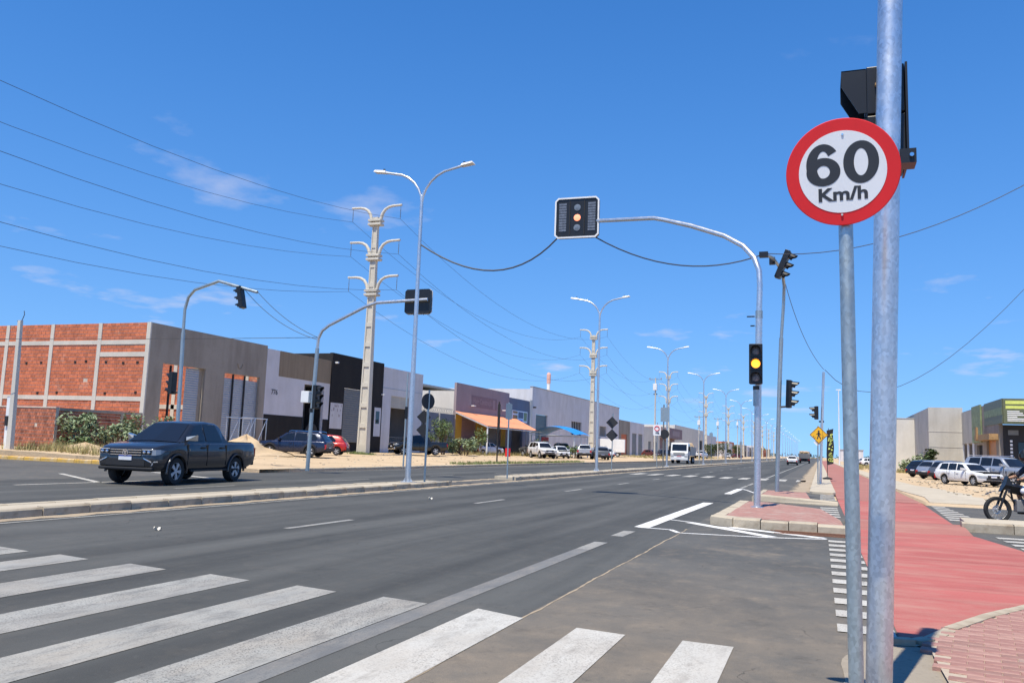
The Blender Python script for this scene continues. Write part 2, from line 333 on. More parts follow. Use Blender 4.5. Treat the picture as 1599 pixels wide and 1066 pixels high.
# ragged sand ridge where the newer asphalt stops
def ragged(x0, w, y0, y1, z, step=.35, amp=.5, curve=None):
    L_, R_ = [], []; y = y0
    while y <= y1:
        c = curve(y) if curve else x0
        L_.append((c - w*(1-amp+amp*2*rnd.random())*.5, y)); R_.append((c + w*(1-amp+amp*2*rnd.random())*.5, y)); y += step
    mb = MB()
    for i in range(len(L_)-1): mb.add([(*L_[i], z), (*R_[i], z), (*R_[i+1], z), (*L_[i+1], z)], [(0, 1, 2, 3)])
    return mb
struct('sand_ridge', ragged(-2.46, .022, 1, 17, .0025, .15, .8, curve=lambda y: -2.48 + .008*math.sin(y*1.7) + .006*math.sin(y*5.1)), M['drift'])
struct('sand_drift', ragged(-12.56, .36, -10, 300, .004, .3, .6), M['drift'])
struct('sand_drift', ragged(-14.0, .4, -10, 300, .004, .4, .6), M['drift'])
struct('sand_drift', ragged(-.75, .8, 38, 300, .004, .5, .5), M['drift'])
# left sandy lot (rises towards the buildings)
xs = [-22.62, -23.2, -24] + [-24-1.3*i for i in range(1, 18)] + [-50, -60, -80, -140]
ys = [30.0, 30.6] + [31+1.4*i for i in range(130)] + [220, 260, 320, 450, 700, 1500]
struct('sandy_lot', MB().grid([[(x, max(y, 30.0), lotz(x, y) if y > 29.9 else -.05) for y in [29]+ys] for x in [-22.62]+xs]), M['sand'], True)
# right sandy lot
xs = [3.5, 3.56, 5.3, 6.5, 8, 9.5, 11, 13, 16, 25, 45, 90, 200]; ys = [32.0, 32.6] + [32.6 + 2*i for i in range(1, 60)] + [160, 200, 300, 500, 1500]
struct('sandy_lot', MB().grid([[(x, y, -.04 if (y < 32.3 or x < 3.55) else .05 + (0 if x < 6 else .05 + .03*math.sin(x*1.3+y*.4)*math.sin(y*.7))) for y in ys] for x in xs]), M['sand'], True)
struct('footpath_slab', MB().prism([(3.62, 33.0), (5.5, 32.9), (6.4, 40), (6.3, 46.2), (5.2, 54), (5.0, 65), (4.8, 140), (4.6, 420), (3.75, 420), (3.6, 44), (3.95, 37.7)], .0, .085), M['concrete_slab'], bevel=.01)
# cycle path
cp = MB().sheet([(.62, 8.05), (.8, 8.1), (1.05, 8.62), (1.5, 9.55), (2.1, 10.62), (3.3, 12.2), (3.3, 17), (3.02, 19.2), (2.95, 19.6), (.6, 19.6)], .005)
cp.sheet([(.6, 22.4), (3.0, 22.6), (3.3, 30.8), (3.4, 33.0), (.58, 33.0)], .005)
struct('cycle_path', cp, M['red_path'])
struct('cycle_path', MB().sheet([(.58, 33), (3.4, 33), (3.5, 60), (3.6, 420), (.6, 420)], .012), M['red_far'])
struct('cycle_ramp', MB().add([(.55, 19.6, .006), (2.95, 19.6, .006), (2.95, 20.6, .1), (.55, 20.6, .1), (2.97, 21.5, .1), (.55, 21.5, .1), (3.0, 22.4, .006), (.6, 22.4, .006)],
       [(0, 1, 2, 3), (3, 2, 4, 5), (5, 4, 6, 7)]), M['red_far'])
# ---- painted markings
def marks(name, polys, m, z=.004):
    mb = MB()
    for p in polys: mb.sheet(p, z)
    return struct(name, mb, m)
def line(p, q, w):
    p, q = Vector(p), Vector(q); d = (q-p).normalized(); n = Vector((-d.y, d.x))*w/2
    return [tuple(p-n), tuple(q-n), tuple(q+n), tuple(p+n)]
def strip(pts, w): return [line(pts[i], pts[i+1], w) for i in range(len(pts)-1)]
bars = [(-12.1, -11.6), (-10.98, -10.42), (-9.84, -9.2), (-8.7, -8.13), (-7.5, -6.87), (-6.26, -5.66), (-5.07, -4.54), (-4.01, -3.49)]
marks('crosswalk_bars', [[(a, 3.3), (b, 3.3), (b, 7.0+.085*-b), (a, 7.05+.085*-a)] for a, b in bars], M['old_paint'])
marks('crosswalk_bars', [[(a, 3.3), (b, 3.3), (b, y2), (a, y1)] for a, b, y1, y2 in ((-2.98, -2.47, 7.32, 7.13), (-1.94, -1.51, 6.99, 6.93), (-1.05, -.65, 6.96, 6.94))], M['white_paint'], .005)
marks('crosswalk_bars', [rect(-11.6+1.135*i, -11.6+1.135*i+.55, 53.3, 57.2) for i in range(10)], M['white_paint'])
marks('edge_line', [rect(-3.48, -3.26, -30, 12.4)], M['ghost_paint'], .003)
marks('edge_line', [rect(-3.48, -3.26, 12.4, 13.5), rect(-3.48, -3.26, 14.6, 15.7)], M['old_paint'], .0035)
marks('edge_line', [rect(-3.42, -3.27, 39+4.2*i, 42.4+4.2*i) for i in range(3)] + [rect(-3.42, -3.27, 58, 900)], M['old_paint'], .0035)
marks('lane_line', [rect(-8.49, -8.35, 3.8+8.2*i, 5.9+8.2*i) for i in range(1, 40) if not 51 < 3.8+8.2*i < 57.5], M['old_paint'])
marks('edge_line', [rect(-12.24, -12.14, -30, 900)], M['old_paint'], .006)
marks('lane_line', [rect(-17.05, -16.92, 2.4+8.2*i, 5+8.2*i) for i in range(40)], M['old_paint'])
marks('edge_line', [rect(-22.05, -21.93, 34, 900)], M['old_paint'])
hatch = [line((-3.33, 16.6), (-3.22, 26.3), .3)] + [line((-3.3, 32.7), (-3.3, 38.2), .28)]
marks('stop_marking', hatch, M['fresh_paint'], .005)
thin = strip([(-3.4, 16.6), (-2.75, 16.55), (-2.5, 16.0), (-.9, 16.3), (.1, 16.75)], .11) + strip([(-3.2, 19.0), (-2.6, 18.6), (-2.35, 18.0), (-1.8, 17.9)], .1) + strip([(-2.2, 17.95), (-.9, 17.4), (.1, 16.85)], .09)
thin += strip([(-3.2, 38.2), (-2.9, 37), (-2.4, 34.6), (-2.15, 33.4)], .1)
marks('hatch_outline', thin, M['fresh_paint'], .0045)
marks('hatch_bars', [line((-2.65, 18.5), (-.85, 16.42), .27), line((-1.75, 17.98), (.02, 16.9), .26)], M['fresh_paint'], .0065)
marks('hatch_bars', strip([(-24.9, 22), (-20.2, 19.2)], .2) + strip([(-20.3, 16.5), (-20.1, 24)], .16) + strip([(-24.6, 26), (-20.2, 24.2)], .3), M['white_paint'], .006)
lad = [rect(.13, .6, 8.0+.745*i, 8.36+.745*i) for i in range(12)] + [rect(.0, .48, 22.9+.95*i, 23.4+.95*i) for i in range(5)] + [rect(.0, .52, 31.9+1.0*i, 32.4+1.0*i) for i in range(5)]
lad += [rect(3.36, 3.95, 12.6+.75*i, 12.97+.75*i) for i in range(10)] + [rect(3.15+.05*i, 3.9, 24.4+.95*i, 24.9+.95*i) for i in range(8)]
marks('cycle_crossing_dashes', lad, M['white_paint'], .0085)
# ---- median with kerb stones
def stones(parent, pts, n, w, h, m, gap=.018, taper=None, side=1):
    # a run of separate kerb stones along the polyline p->q; each a bevelled block sharing one mesh per run
    p, q = Vector(pts[0]), Vector(pts[1]); L_ = (q-p).length/n; ang = math.atan2(q.y-p.y, q.x-p.x)
    me = None
    for i in range(n):
        if me is None:
            mb = MB(); a = L_-gap
            prof = [(0, -.1), (0, h-.03), (.03*side, h), (w*side, h), (w*side, -.1)]
            vs = [(0, y, z) for y, z in prof] + [(a, y, z) for y, z in prof]; k = 5
            mb.add(vs, [tuple(range(k)), tuple(range(k, 2*k))] + [(j, (j+1) % k, k+(j+1) % k, k+j) for j in range(k)])
            me = mb.mesh('kerb_stone', m)
        o = link('kerb_stone', me, parent); c = p + (q-p)*i/n
        o.location = (c.x, c.y, rnd.uniform(-.012, .012)); o.rotation_euler = (rnd.uniform(-.03, .03), 0, ang + rnd.uniform(-.008, .008))
def median(y0, y1, near_n):
    o = struct('median', MB().box(-13.62, -12.9, y0, y1, -.05, .135), M['concrete_slab'])
    L_ = min(near_n, y1-y0); n = int(L_)
    stones(o, ((-12.76, y0), (-12.76, y0+n)), n, .17, .16, M['kerb_dirty'])
    stones(o, ((-13.62, y0), (-13.62, y0+n)), n, .16, .16, M['kerb'], side=1)
    if y1-y0 > n: MB().box(-12.93, -12.76, y0+n, y1, -.05, .16).box(-13.78, -13.62, y0+n, y1, -.05, .16).build('kerb_run', M['kerb'], o)
    return o
median(-14, 28.3, 100); median(35.2, 700, 30)
struct('median_gap', MB().sheet(rect(-13.8, -12.9, 28.3, 35.2), .003), M['old_asphalt'])
# ---- kerb of the far pavement
fk = struct('kerb', MB().box(-22.75, -22.6, 61, 1200, -.05, .15), M['kerb'])
arc = [(-25.6 + 3.0*math.cos(a), 33 + 3.0*math.sin(a)) for a in [R(-90 + 15*i) for i in range(7)]]
for i in range(6): stones(fk, (arc[i], arc[i+1]), 1, .16, .16, M['kerb'])
stones(fk, ((-22.6, 33), (-22.6, 61)), 28, .16, .15, M['kerb'])
yk = struct('yellow_kerb', MB().box(-120, -39, 29.9, 30.05, -.05, .15), M['kerb'])
stones(yk, ((-38.5, 29.9), (-25.6, 30.0)), 12, .16, .17, M['yellow_paint'])
# ---- traffic islands
ia = struct('traffic_island', MB().prism([(-1.95, 18.9), (-1.7, 18.55), (-.05, 18.4), (.0, 23.4), (-1.4, 25.2), (-1.95, 25.2)], 0, .175)
            .add([(-.05, 18.4, .175), (.5, 18.4, .02), (.45, 21.8, .02), (.0, 23.4, .175), (-.05, 18.4, -.02), (.5, 18.4, -.02), (.45, 21.8, -.02), (0, 23.4, -.02)], [(0, 1, 2, 3), (0, 1, 5, 4), (1, 2, 6, 5), (2, 3, 7, 6)]), M['pavers'])
stones(ia, ((-1.7, 18.05), (-.05, 18.0)), 3, .4, .185, M['kerb_dirty'])
stones(ia, ((-.05, 18.0), (.5, 18.0)), 1, .4, .16, M['kerb'])
stones(ia, ((-2.22, 18.5), (-1.72, 18.06)), 1, .45, .185, M['kerb']); stones(ia, ((-2.22, 25.3), (-2.22, 18.52)), 6, .28, .18, M['kerb'])
ib = struct('traffic_island', MB().prism([(-1.9, 28.7), (-.3, 28.7), (-.5, 33.6), (-1.9, 34.2)], 0, .17), M['pavers'])
MB().add([(-1.98, 28.42, -.02), (.54, 28.42, -.02), (.54, 28.8, -.02), (-1.98, 28.8, -.02), (-1.98, 28.45, .25), (.54, 28.5, .13), (.54, 28.75, .13), (-1.98, 28.72, .25)],
         [(0, 3, 2, 1), (4, 5, 6, 7), (0, 1, 5, 4), (1, 2, 6, 5), (2, 3, 7, 6), (3, 0, 4, 7)]).build('kerb_beam', M['kerb'], ib, bevel=.05)
stones(ib, ((-2.1, 34.2), (-2.1, 28.5)), 5, .2, .19, M['kerb'])
ic = struct('traffic_island', MB().prism([(3.05, 21.1), (30, 21.2), (30, 23.2), (3.2, 23.2)], 0, .17), M['concrete_slab'])
stones(ic, ((2.92, 20.85), (12.0, 20.95)), 9, .26, .2, M['kerb_dirty'])
sp = struct('separator', MB().prism([(-.42, 36.9), (-.3, 36.7), (.5, 36.65), (.6, 36.85), (.62, 420), (-.3, 420)], -.02, .12), M['concrete_slab'], bevel=.03)
dg = struct('drain_grate', MB().box(-.86, .52, 17.3, 17.36, -.02, .012).box(-.86, .52, 17.92, 17.98, -.02, .012), M['rust'])
struct('drain_pit', MB().sheet(rect(-.85, .5, 17.36, 17.92), .003), M['dark'])
bme = MB().box(-.011, .011, -.29, .29, -.02, .014).mesh('bar', M['rust'])
for i in range(19): o = link('bar', bme, dg); o.location = (-.81 + .072*i, 17.64, 0); o.rotation_euler = (0, 0, R(28))
# ---- near footpath: concrete apron, edging and pavers
ap = [(.06, 1), (.93, 1), (.93, 7.35), (.72, 7.72), (.5, 7.74)] + [(.46 - .4*u + rnd.uniform(-.025, .025), 7.72 - .5*u*u - 2.4*u**5 + rnd.uniform(-.05, .05)) for u in [k/26 for k in range(1, 26)]]
struct('footpath_apron', MB().sheet(ap, .004), M['apron'])
edge = [(.5, 7.74), (.7, 7.8), (.82, 7.95), (1.05, 8.5), (1.5, 9.43), (2.1, 10.46), (3.3, 12.05), (5, 13.8)]
ek = struct('edging', MB().sheet([(x, y-.02) for x, y in edge] + [(x+.02, y-.1) for x, y in reversed(edge)], .01), M['kerb'])
for i in range(len(edge)-1): stones(ek, (edge[i], edge[i+1]), max(1, int(math.dist(edge[i], edge[i+1])/.55)), -.085, .042, M['kerb_dirty'], .008)
def below_edge(x, y, m=.06):
    if x < .8: return False
    for (x0, y0), (x1, y1) in zip(edge[2:], edge[3:]):
        if x0 <= x <= x1: return y < y0 + (y1-y0)*(x-x0)/(x1-x0) - m*1.6
    return x < edge[2][0] and y < 7.7
fp = struct('footpath', MB().sheet([(.8, 1), (9, 1), (9, 13.8), (5, 13.7), (3.3, 11.9), (2.1, 10.3), (1.5, 9.28), (1.06, 8.36), (.84, 7.82), (.8, 7.35)], .029), M['joint_sand'])
pm = MB(); pm.add([(-.109, -.054, 0), (.109, -.054, 0), (.109, .054, 0), (-.109, .054, 0), (-.109, -.054, .028), (.109, -.054, .028), (.109, .054, .028), (-.109, .054, .028), (-.103, -.048, .034), (.103, -.048, .034), (.103, .048, .034), (-.103, .048, .034)],
    [(0, 1, 5, 4), (1, 2, 6, 5), (2, 3, 7, 6), (3, 0, 4, 7), (4, 5, 9, 8), (5, 6, 10, 9), (6, 7, 11, 10), (7, 4, 8, 11), (8, 9, 10, 11)])
PAV = []
for k in range(3):
    m_ = mat('paver_%d' % k, [(.35, .18, .15), (.4, .225, .185), (.31, .17, .14)][k], .88, var=.2, scale=7, bscale=70, dirt=((.46, .38, .31), 4, .5, .8)); PAV.append(pm.mesh('paver', m_))
cnt = 0; rest = MB(); ca, sa = math.cos(R(-9)), math.sin(R(-9))
for j in range(-10, 95):
    for i in range(-4, 30):
        u, v = .87 + .2215*(i + .5*(j % 2)), 5.4 + .1115*j
        x, y = .8 + (u-.8)*ca - (v-7)*sa, 7 + (u-.8)*sa + (v-7)*ca
        if not below_edge(x, y) or x < .84: continue
        vis = y > 6.2 and x < .85 + (y-5.2)*.29
        if vis and cnt < 290:
            o = link('paver', PAV[rnd.choice((0, 0, 1, 2))], fp); cnt += 1
            o.location = (x, y, .004 + rnd.uniform(-.0015, .0015)); o.rotation_euler = (rnd.uniform(-.006, .006), rnd.uniform(-.006, .006), R(-9) + rnd.uniform(-.012, .012))
        elif x < 4.5: rest.add(pm.v, pm.f, T(x, y, .003) @ RZ(-9))
tag(rest.build('pavers', M['pavers'], fp), kind='stuff')

# ================================================================ BUILDINGS
def wb(mb, name, m, root, smooth=False, bevel=0, kind=None, sub=None):
    # vertices are given in world metres; store them relative to the thing's base
    l = root.location; mb.v = [(x-l.x, y-l.y, z-l.z) for x, y, z in mb.v]
    return tag(mb.build(name, m, sub or root, smooth, bevel), kind=kind)
def wall_x(mb, X, y0, y1, z0, z1, ops, th=.25, side=-1):
    cuts = sorted({y0, y1, *[o[0] for o in ops], *[o[1] for o in ops]}); xa, xb = sorted((X, X+side*th))
    for a, b in zip(cuts, cuts[1:]):
        zs = sorted([(o[2], o[3]) for o in ops if o[0] <= a and o[1] >= b]); z = z0
        for lo, hi in zs:
            if lo > z: mb.box(xa, xb, a, b, z, lo)
            z = hi
        if z < z1: mb.box(xa, xb, a, b, z, z1)
    return mb
def shutter(root, X, y0, y1, z0, z1, m, pitch=.16, name='shutter', side=1):
    rows = []; z = z0; k = 0
    while z < z1 + 1e-6: rows.append([(X + side*(.03 if k % 2 else 0), y0, z), (X + side*(.03 if k % 2 else 0), y1, z)]); z += pitch/2; k += 1
    return wb(MB().grid(rows), name, m, root)
def bricks_y(Y, x0, x1, z0, z1, bw, bh, miss=.01, joint=.022, proud=.018, face=-1, vj=.016):
    mb = MB(); j = 0; z = z0
    while z < z1-.03:
        x = x0 - (bw*.5 if j % 2 else 0) - rnd.random()*.03; zt = min(z+bh-joint, z1)
        while x < x1:
            a, b = max(x, x0), min(x+bw-vj, x1)
            if b-a > .03 and rnd.random() > miss:
                p = Y + face*(proud + rnd.uniform(-.006, .006))
                mb.add([(a, p, z), (b, p, z), (b, p, zt), (a, p, zt), (a, Y, z), (b, Y, z), (b, Y, zt), (a, Y, zt)], [(0, 1, 2, 3), (0, 4, 5, 1), (1, 5, 6, 2), (2, 6, 7, 3), (3, 7, 4, 0)])
            x += bw
        z += bh; j += 1
    return mb
def bricks_x(X, y0, y1, z0, z1, bw, bh, **k):
    mb = bricks_y(0, y0, y1, z0, z1, bw, bh, **k); mb.v = [(X - y, x, z) for x, y, z in mb.v]; return mb
def panel_x(X, y0, y1, z0, z1, d=.012): return MB().box(X, X+d, y0, y1, z0, z1)

# --- unfinished brick and cement-render warehouse
b = empty('warehouse', (-40, 47, .3), 0, 'unfinished warehouse with red hollow-brick side wall and bare cement front', 'building')
wb(wall_x(MB(), -40, 41, 53.0, .2, 8.56, [(42.3, 46.3, 0, 6.08), (48.3, 52.3, 0, 6.02)], .25), 'front_wall', M['render_grey'], b)
wb(MB().box(-66, -40.26, 41.03, 41.25, .2, 8.56), 'side_wall', M['mortar'], b)
wb(MB().box(-66, -40.26, 52.75, 53, .2, 8.4).box(-66, -65.8, 41.26, 52.74, .2, 8.4), 'rear_walls', M['mortar'], b)
wb(MB().box(-66, -40.3, 41.3, 52.7, .25, .31), 'floor_slab', M['rawconc'], b)
cols = [-40.14, -44.2, -48.4, -52.55, -56.7]
for i, c in enumerate(cols): wb(MB().box(c-.16, c+.15, 40.955, 41.06, .2, 8.57), 'column', M['rawconc'], b)
for i, (z, xr) in enumerate(((7.3, (-57, -40.3)), (3.65, (-57, -40.3)))):
    for a, c in zip(cols, cols[1:]): wb(MB().box(c+.15, a-.16, 40.975, 41.05, z-.14, z+.14), 'beam', M['rawconc'], b)
wb(MB().box(-44.05, -40.3, 40.975, 41.05, 6.36, 6.66), 'beam', M['rawconc'], b)
for a, c in zip(cols, cols[1:]):
    zs = [(.3, 3.51), (3.79, 7.16), (7.44, 8.55)] if a != cols[0] else [(.3, 3.51), (3.79, 6.36), (6.66, 7.16), (7.44, 8.55)]
    for lo, hi in zs: wb(bricks_y(41.03, c+.15, a-.16, lo, hi, .37, .235, .003, .036), 'brickwork', M['brick'], b, kind='stuff')
wb(bricks_y(52.75, -56, -40.3, .3, 8.3, .37, .235, .003, .036), 'brickwork', M['brick'], b, kind='stuff')
for x in (-41.5, -45, -48.5): wb(MB().box(x-.17, x+.17, 52.66, 52.74, .3, 8.4), 'column', M['rawconc'], b)
wb(MB().box(-56, -40.3, 52.66, 52.74, 3.5, 3.85), 'beam', M['rawconc'], b)
shutter(b, -40.2, 44.6, 45.9, .4, 6.05, M['shutter']); shutter(b, -40.2, 48.35, 49.35, .4, 5.75, M['shutter']); shutter(b, -40.2, 49.47, 50.65, .4, 5.75, M['shutter']); shutter(b, -40.2, 50.77, 52.34, .4, 5.75, M['shutter']); wb(MB().box(-40.9, -40.26, 45.88, 46.34, .3, 6.1), 'jamb', M['render_grey'], b)
for y in (49.4, 50.7): wb(MB().box(-40.2, -40.1, y-.05, y+.07, .4, 6), 'mullion', M['black_matt'], b)
wb(MB().box(-40.2, -40.08, 43.1, 43.2, .4, 6).box(-40.2, -40.1, 42.8, 43.6, 4.3, 4.36).box(-40.2, -40.1, 42.8, 43.6, 2.6, 2.66).box(-40.2, -40.1, 42.8, 43.6, 1.5, 1.56), 'scaffold', M['black_matt'], b)
wb(MB().tube([(-39.985, 49.9+.28*math.sin(a), 6.9 - .45*math.cos(a) if abs(math.sin(a)) < .99 else 6.9) for a in [R(-80+16*i) for i in range(11)]], .03, 6), 'conduit_mark', M['render_brown'], b)
hole = MB().box(-.09, .09, -.03, .0, -.07, .07).mesh('putlog_hole', M['dark'])
for a, c in zip(cols, cols[1:]):
    for z in (4.0, 6.0):
        for k in range(3):
            if rnd.random() < .75: o = link('putlog_hole', hole, b); o.location = (a + (c-a)*(.2+.3*k) + rnd.uniform(-.2, .2) + 40, 41.01-47, z + rnd.uniform(-.08, .08) - .3)
# --- brick fence of the corner plot
b = empty('brick_fence', (-40, 34.6, .2), 0, 'low red brick fence wall around the corner plot behind the leaning post', 'wall')
wb(MB().box(-62, -40, 34.62, 34.8, 0, 2.72).box(-40.2, -40.02, 34.8, 40.9, 0, 2.62), 'wall_core', M['mortar'], b)
wb(bricks_y(34.62, -56, -40, .28, 2.72, .2, .2, .006, .03), 'brickwork', M['brick2'], b, kind='stuff'); wb(bricks_x(-40.02, 34.8, 40.9, .3, 2.6, .3, .2, miss=.01, joint=.03), 'brickwork', M['brick2'], b, kind='stuff')
wb(MB().box(-40.22, -39.96, 34.8, 40.9, 2.6, 2.76), 'cap_beam', M['render_grey'], b); wb(MB().box(-62, -39.99, 34.57, 34.84, 2.73, 2.79), 'cap', M['rawconc'], b)
for y in (36.8, 39.3): wb(MB().box(-40.1, -39.97, y-.1, y+.1, .2, 2.6), 'column', M['render_grey'], b)
wb(MB().box(-43.3, -43.0, 34.56, 34.64, .2, 2.72), 'column', M['rawconc'], b)
# --- white and brown unit
b = empty('shop_unit', (-40, 57.5, .3), 0, 'white and black commercial unit with unpainted brown render along its parapet', 'building')
wb(wall_x(MB(), -40, 53.02, 62, .2, 8.36, [(58.2, 61.15, 0, 6.02)], .25).box(-60, -40.26, 53.05, 53.25, .2, 8.3).box(-60, -40.26, 61.8, 62, .2, 8.3), 'wall', M['wall_white'], b)
wb(panel_x(-39.995, 54.6, 62, 6.35, 8.365), 'bare_render', M['render_brown'], b); wb(panel_x(-39.995, 53.05, 58.2, .3, 3.3), 'black_band', M['wall_black'], b)
wb(panel_x(-39.995, 61.15, 62, .3, 3.25), 'black_band', M['wall_black'], b); wb(MB().box(-42, -41.9, 58.3, 61.1, .3, 6), 'inner_wall', M['shutter_dk'], b)
wb(MB().box(-41.8, -40.3, 58.25, 58.32, .3, 6).box(-41.8, -40.3, 61.05, 61.1, .3, 6), 'jamb', M['wall_black'], b)
wb(MB().lathe([(.95, 0), (.95, .06)], 24, T(-40.05, 59.6, 1.9) @ RY(90)), 'parasol_fabric', M['black_matt'], b)
text_mesh('776', .55, M['sign_black'], 'house_number', b, T(.02, -3.3, 4.75) @ RZ(90) @ RX(90), .01)
wb(MB().box(-60, -40.3, 53.3, 61.7, 8.1, 8.2), 'roof', M['roofsheet'], b)
# --- black unit
b = empty('shop_unit', (-40, 66.5, .3), 0, 'black painted commercial unit with tall grey roller shutter', 'building')
wb(wall_x(MB(), -39.9, 62.02, 71.2, .2, 9.1, [(64.2, 69.2, 0, 6.2)], .3).box(-60, -40.21, 62.05, 62.25, .2, 9.05), 'wall', M['wall_black'], b)
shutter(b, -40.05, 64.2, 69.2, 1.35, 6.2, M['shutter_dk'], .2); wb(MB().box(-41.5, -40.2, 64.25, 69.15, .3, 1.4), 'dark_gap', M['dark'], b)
p = wb(panel_x(-39.895, 62.1, 64.05, 2.5, 4.75), 'notice_panel', M['wall_white'], b)
for i in range(14):
    y, z = 62.3+.115*i, rnd.choice((4.0, 4.05, 3.55, 4.4)); wb(MB().box(-39.88, -39.876, y, y+.06, z, z+rnd.uniform(.12, .3)), 'lettering', M['wall_mauve'], b, sub=p)
wb(panel_x(-39.895, 69.75, 71.0, 2.0, 4.75), 'white_panel', M['wall_white'], b); w = wb(panel_x(-39.88, 70.0, 70.7, 3.2, 4.4), 'window', M['glass'], b)
wb(MB().box(-39.9, -39.6, 62.4, 62.6, 8.2, 8.34).box(-39.9, -39.6, 70.9, 71.05, 6.0, 6.12), 'flood_lamp', M['white'], b)
# --- white unit with half-open shutter
b = empty('shop_unit', (-40, 75.6, .3), 0, 'plain white commercial unit with half-raised roller door next to the black unit', 'building')
wb(wall_x(MB(), -40, 71.22, 80.0, .2, 8.82, [(73.1, 77.1, 0, 6.08)], .25).box(-60, -40.26, 79.8, 80, .2, 8.7).box(-60, -40.26, 71.25, 71.4, .2, 8.7), 'wall', M['wall_white'], b)
wb(MB().box(-40.0, -39.97, 71.22, 80, 6.75, 6.8), 'groove_trim', M['shutter'], b); shutter(b, -40.12, 73.1, 77.1, 4.9, 6.1, M['block'], .15)
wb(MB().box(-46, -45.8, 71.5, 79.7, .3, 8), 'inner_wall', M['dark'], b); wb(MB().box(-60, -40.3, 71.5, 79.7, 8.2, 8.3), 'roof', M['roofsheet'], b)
g_ = MB()
for i in range(9): g_.tube([(-40.1, 73.3+.45*i, .5), (-40.1, 73.3+.45*i, 2.0)], .02, 5)
wb(g_.tube([(-40.1, 73.1, 2.0), (-40.1, 77.1, 2.0)], .025, 5), 'gate_bars', M['steel'], b)
# --- gap wall with razor wire
b = empty('yard_wall', (-40, 84.4, .3), 0, 'dark yard wall topped with coiled razor wire between the white and mauve units', 'wall')
wb(MB().box(-40.2, -40, 80.02, 88.7, .2, 4.95), 'wall', M['wall_blue'], b); wb(MB().box(-39.99, -39.9, 84.3, 84.5, .3, 4.9), 'post', M['rawconc'], b)
coil = [(-40.1 + .28*math.sin(a), 80.1 + 8.5*i/150, 5.3 + .28*math.cos(a)) for i, a in [(i, i*.75) for i in range(151)]]
wb(MB().tube(coil, .022, 4), 'razor_wire', M['steel'], b)
# --- mauve builders' merchant with the orange awning
b = empty('shop_unit', (-40, 97.8, .3), 0, 'mauve builders merchant with ochre pillars and orange sheet awning', 'building')
wb(wall_x(MB(), -40, 88.9, 106.65, .2, 8.75, [(90.7, 95.0, 0, 5.0), (98.6, 103.8, 0, 5.0)], .3), 'wall', M['wall_pink'], b)
wb(MB().box(-58, -40.31, 88.9, 89.15, .2, 7.7), 'side_wall', M['pale_conc'], b); wb(MB().box(-58, -40.31, 89.16, 106.5, 7.6, 7.8), 'roof', M['roofsheet'], b)
for y0, y1 in ((88.95, 90.7), (95.0, 98.6), (103.8, 105.6)): wb(panel_x(-39.995, y0, y1, 1.4, 5.0, .02), 'pillar', M['ochre'], b); wb(panel_x(-39.995, y0, y1, .3, 1.4, .02), 'plinth', M['wall_black'], b)
shutter(b, -40.2, 90.7, 95.0, .3, 5, M['wall_mauve'], .2); shutter(b, -40.2, 98.6, 103.8, .3, 5, M['shutter_dk'], .2)
s = wb(panel_x(-39.995, 93.4, 102.0, 6.15, 7.6), 'name_board', M['wall_mauve'], b)
text_mesh('Hang Construção', .95, M['wall_pink'], 'name_lettering', s, T(.022, -.6, 6.62) @ RZ(90) @ RX(90), .012, sx=.95)
wb(MB().box(-39.98, -39.96, 100.5, 101.3, 6.2, 7.4), 'logo_block', M['wall_pink'], b, sub=s)
for y in (93.3, 104.0): wb(MB().box(-39.9, -39.4, y-.25, y+.25, 6.2, 6.32), 'flood_lamp', M['white'], b)
rows = [[(-39.95 + (.02 if k % 2 else 0) + t*3.95, 88.6 + .19*k + t*.6 - t*.025*k, 5.36 - 1.62*t + (.05 if k % 2 else 0)) for t in (0, .5, 1)] for k in range(110)]
aw = wb(MB().grid(rows), 'awning', M['tile'], b); wb(MB().tube([(-39.9, 88.7, 5.22), (-36.05, 89.3, 3.65)], .09, 6), 'rafter', M['white'], b, sub=aw)
wb(MB().tube([(-36.05, 89.3, 3.62), (-36.05, 109.2, 3.6)], .06, 6), 'purlin', M['white'], b, sub=aw)
for y in (89.4, 103, 108.3): wb(MB().tube([(-36.1, y, .3), (-36.1, y, 3.7)], .1 if y < 90 else .06, 8), 'post', M['white'] if y < 90 else M['steel'], b, sub=aw)
# --- slate-blue unit
b = empty('shop_unit', (-40, 111, .3), 0, 'slate blue narrow unit with a printed shop board beside the mauve merchant', 'building')
wb(wall_x(MB(), -40, 106.68, 115.3, .2, 8.2, [(108, 112.5, 0, 4.6)], .3), 'wall', M['wall_blue'], b); wb(MB().box(-58, -40.31, 106.7, 115.2, 7.4, 7.5), 'roof', M['roofsheet'], b)
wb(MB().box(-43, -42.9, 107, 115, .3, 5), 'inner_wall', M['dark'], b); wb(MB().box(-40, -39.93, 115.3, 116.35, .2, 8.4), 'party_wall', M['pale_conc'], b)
s = wb(panel_x(-39.99, 107.9, 114.2, 4.95, 6.55, .06), 'shop_board', M['sign_white'], b)
for k, (y0, y1, z0, z1, m_) in enumerate(((108.1, 110, 6.1, 6.45, 'wood'), (110.3, 112.4, 5.5, 6.4, 'wall_blue'), (112.6, 114, 5.2, 6.4, 'leaf_grey'), (108.1, 110, 5.1, 5.9, 'wood'), (110.4, 112.2, 5.05, 5.35, 'tarp'))): wb(MB().box(-39.93, -39.925, y0, y1, z0, z1), 'print_block', M[m_], b, sub=s)
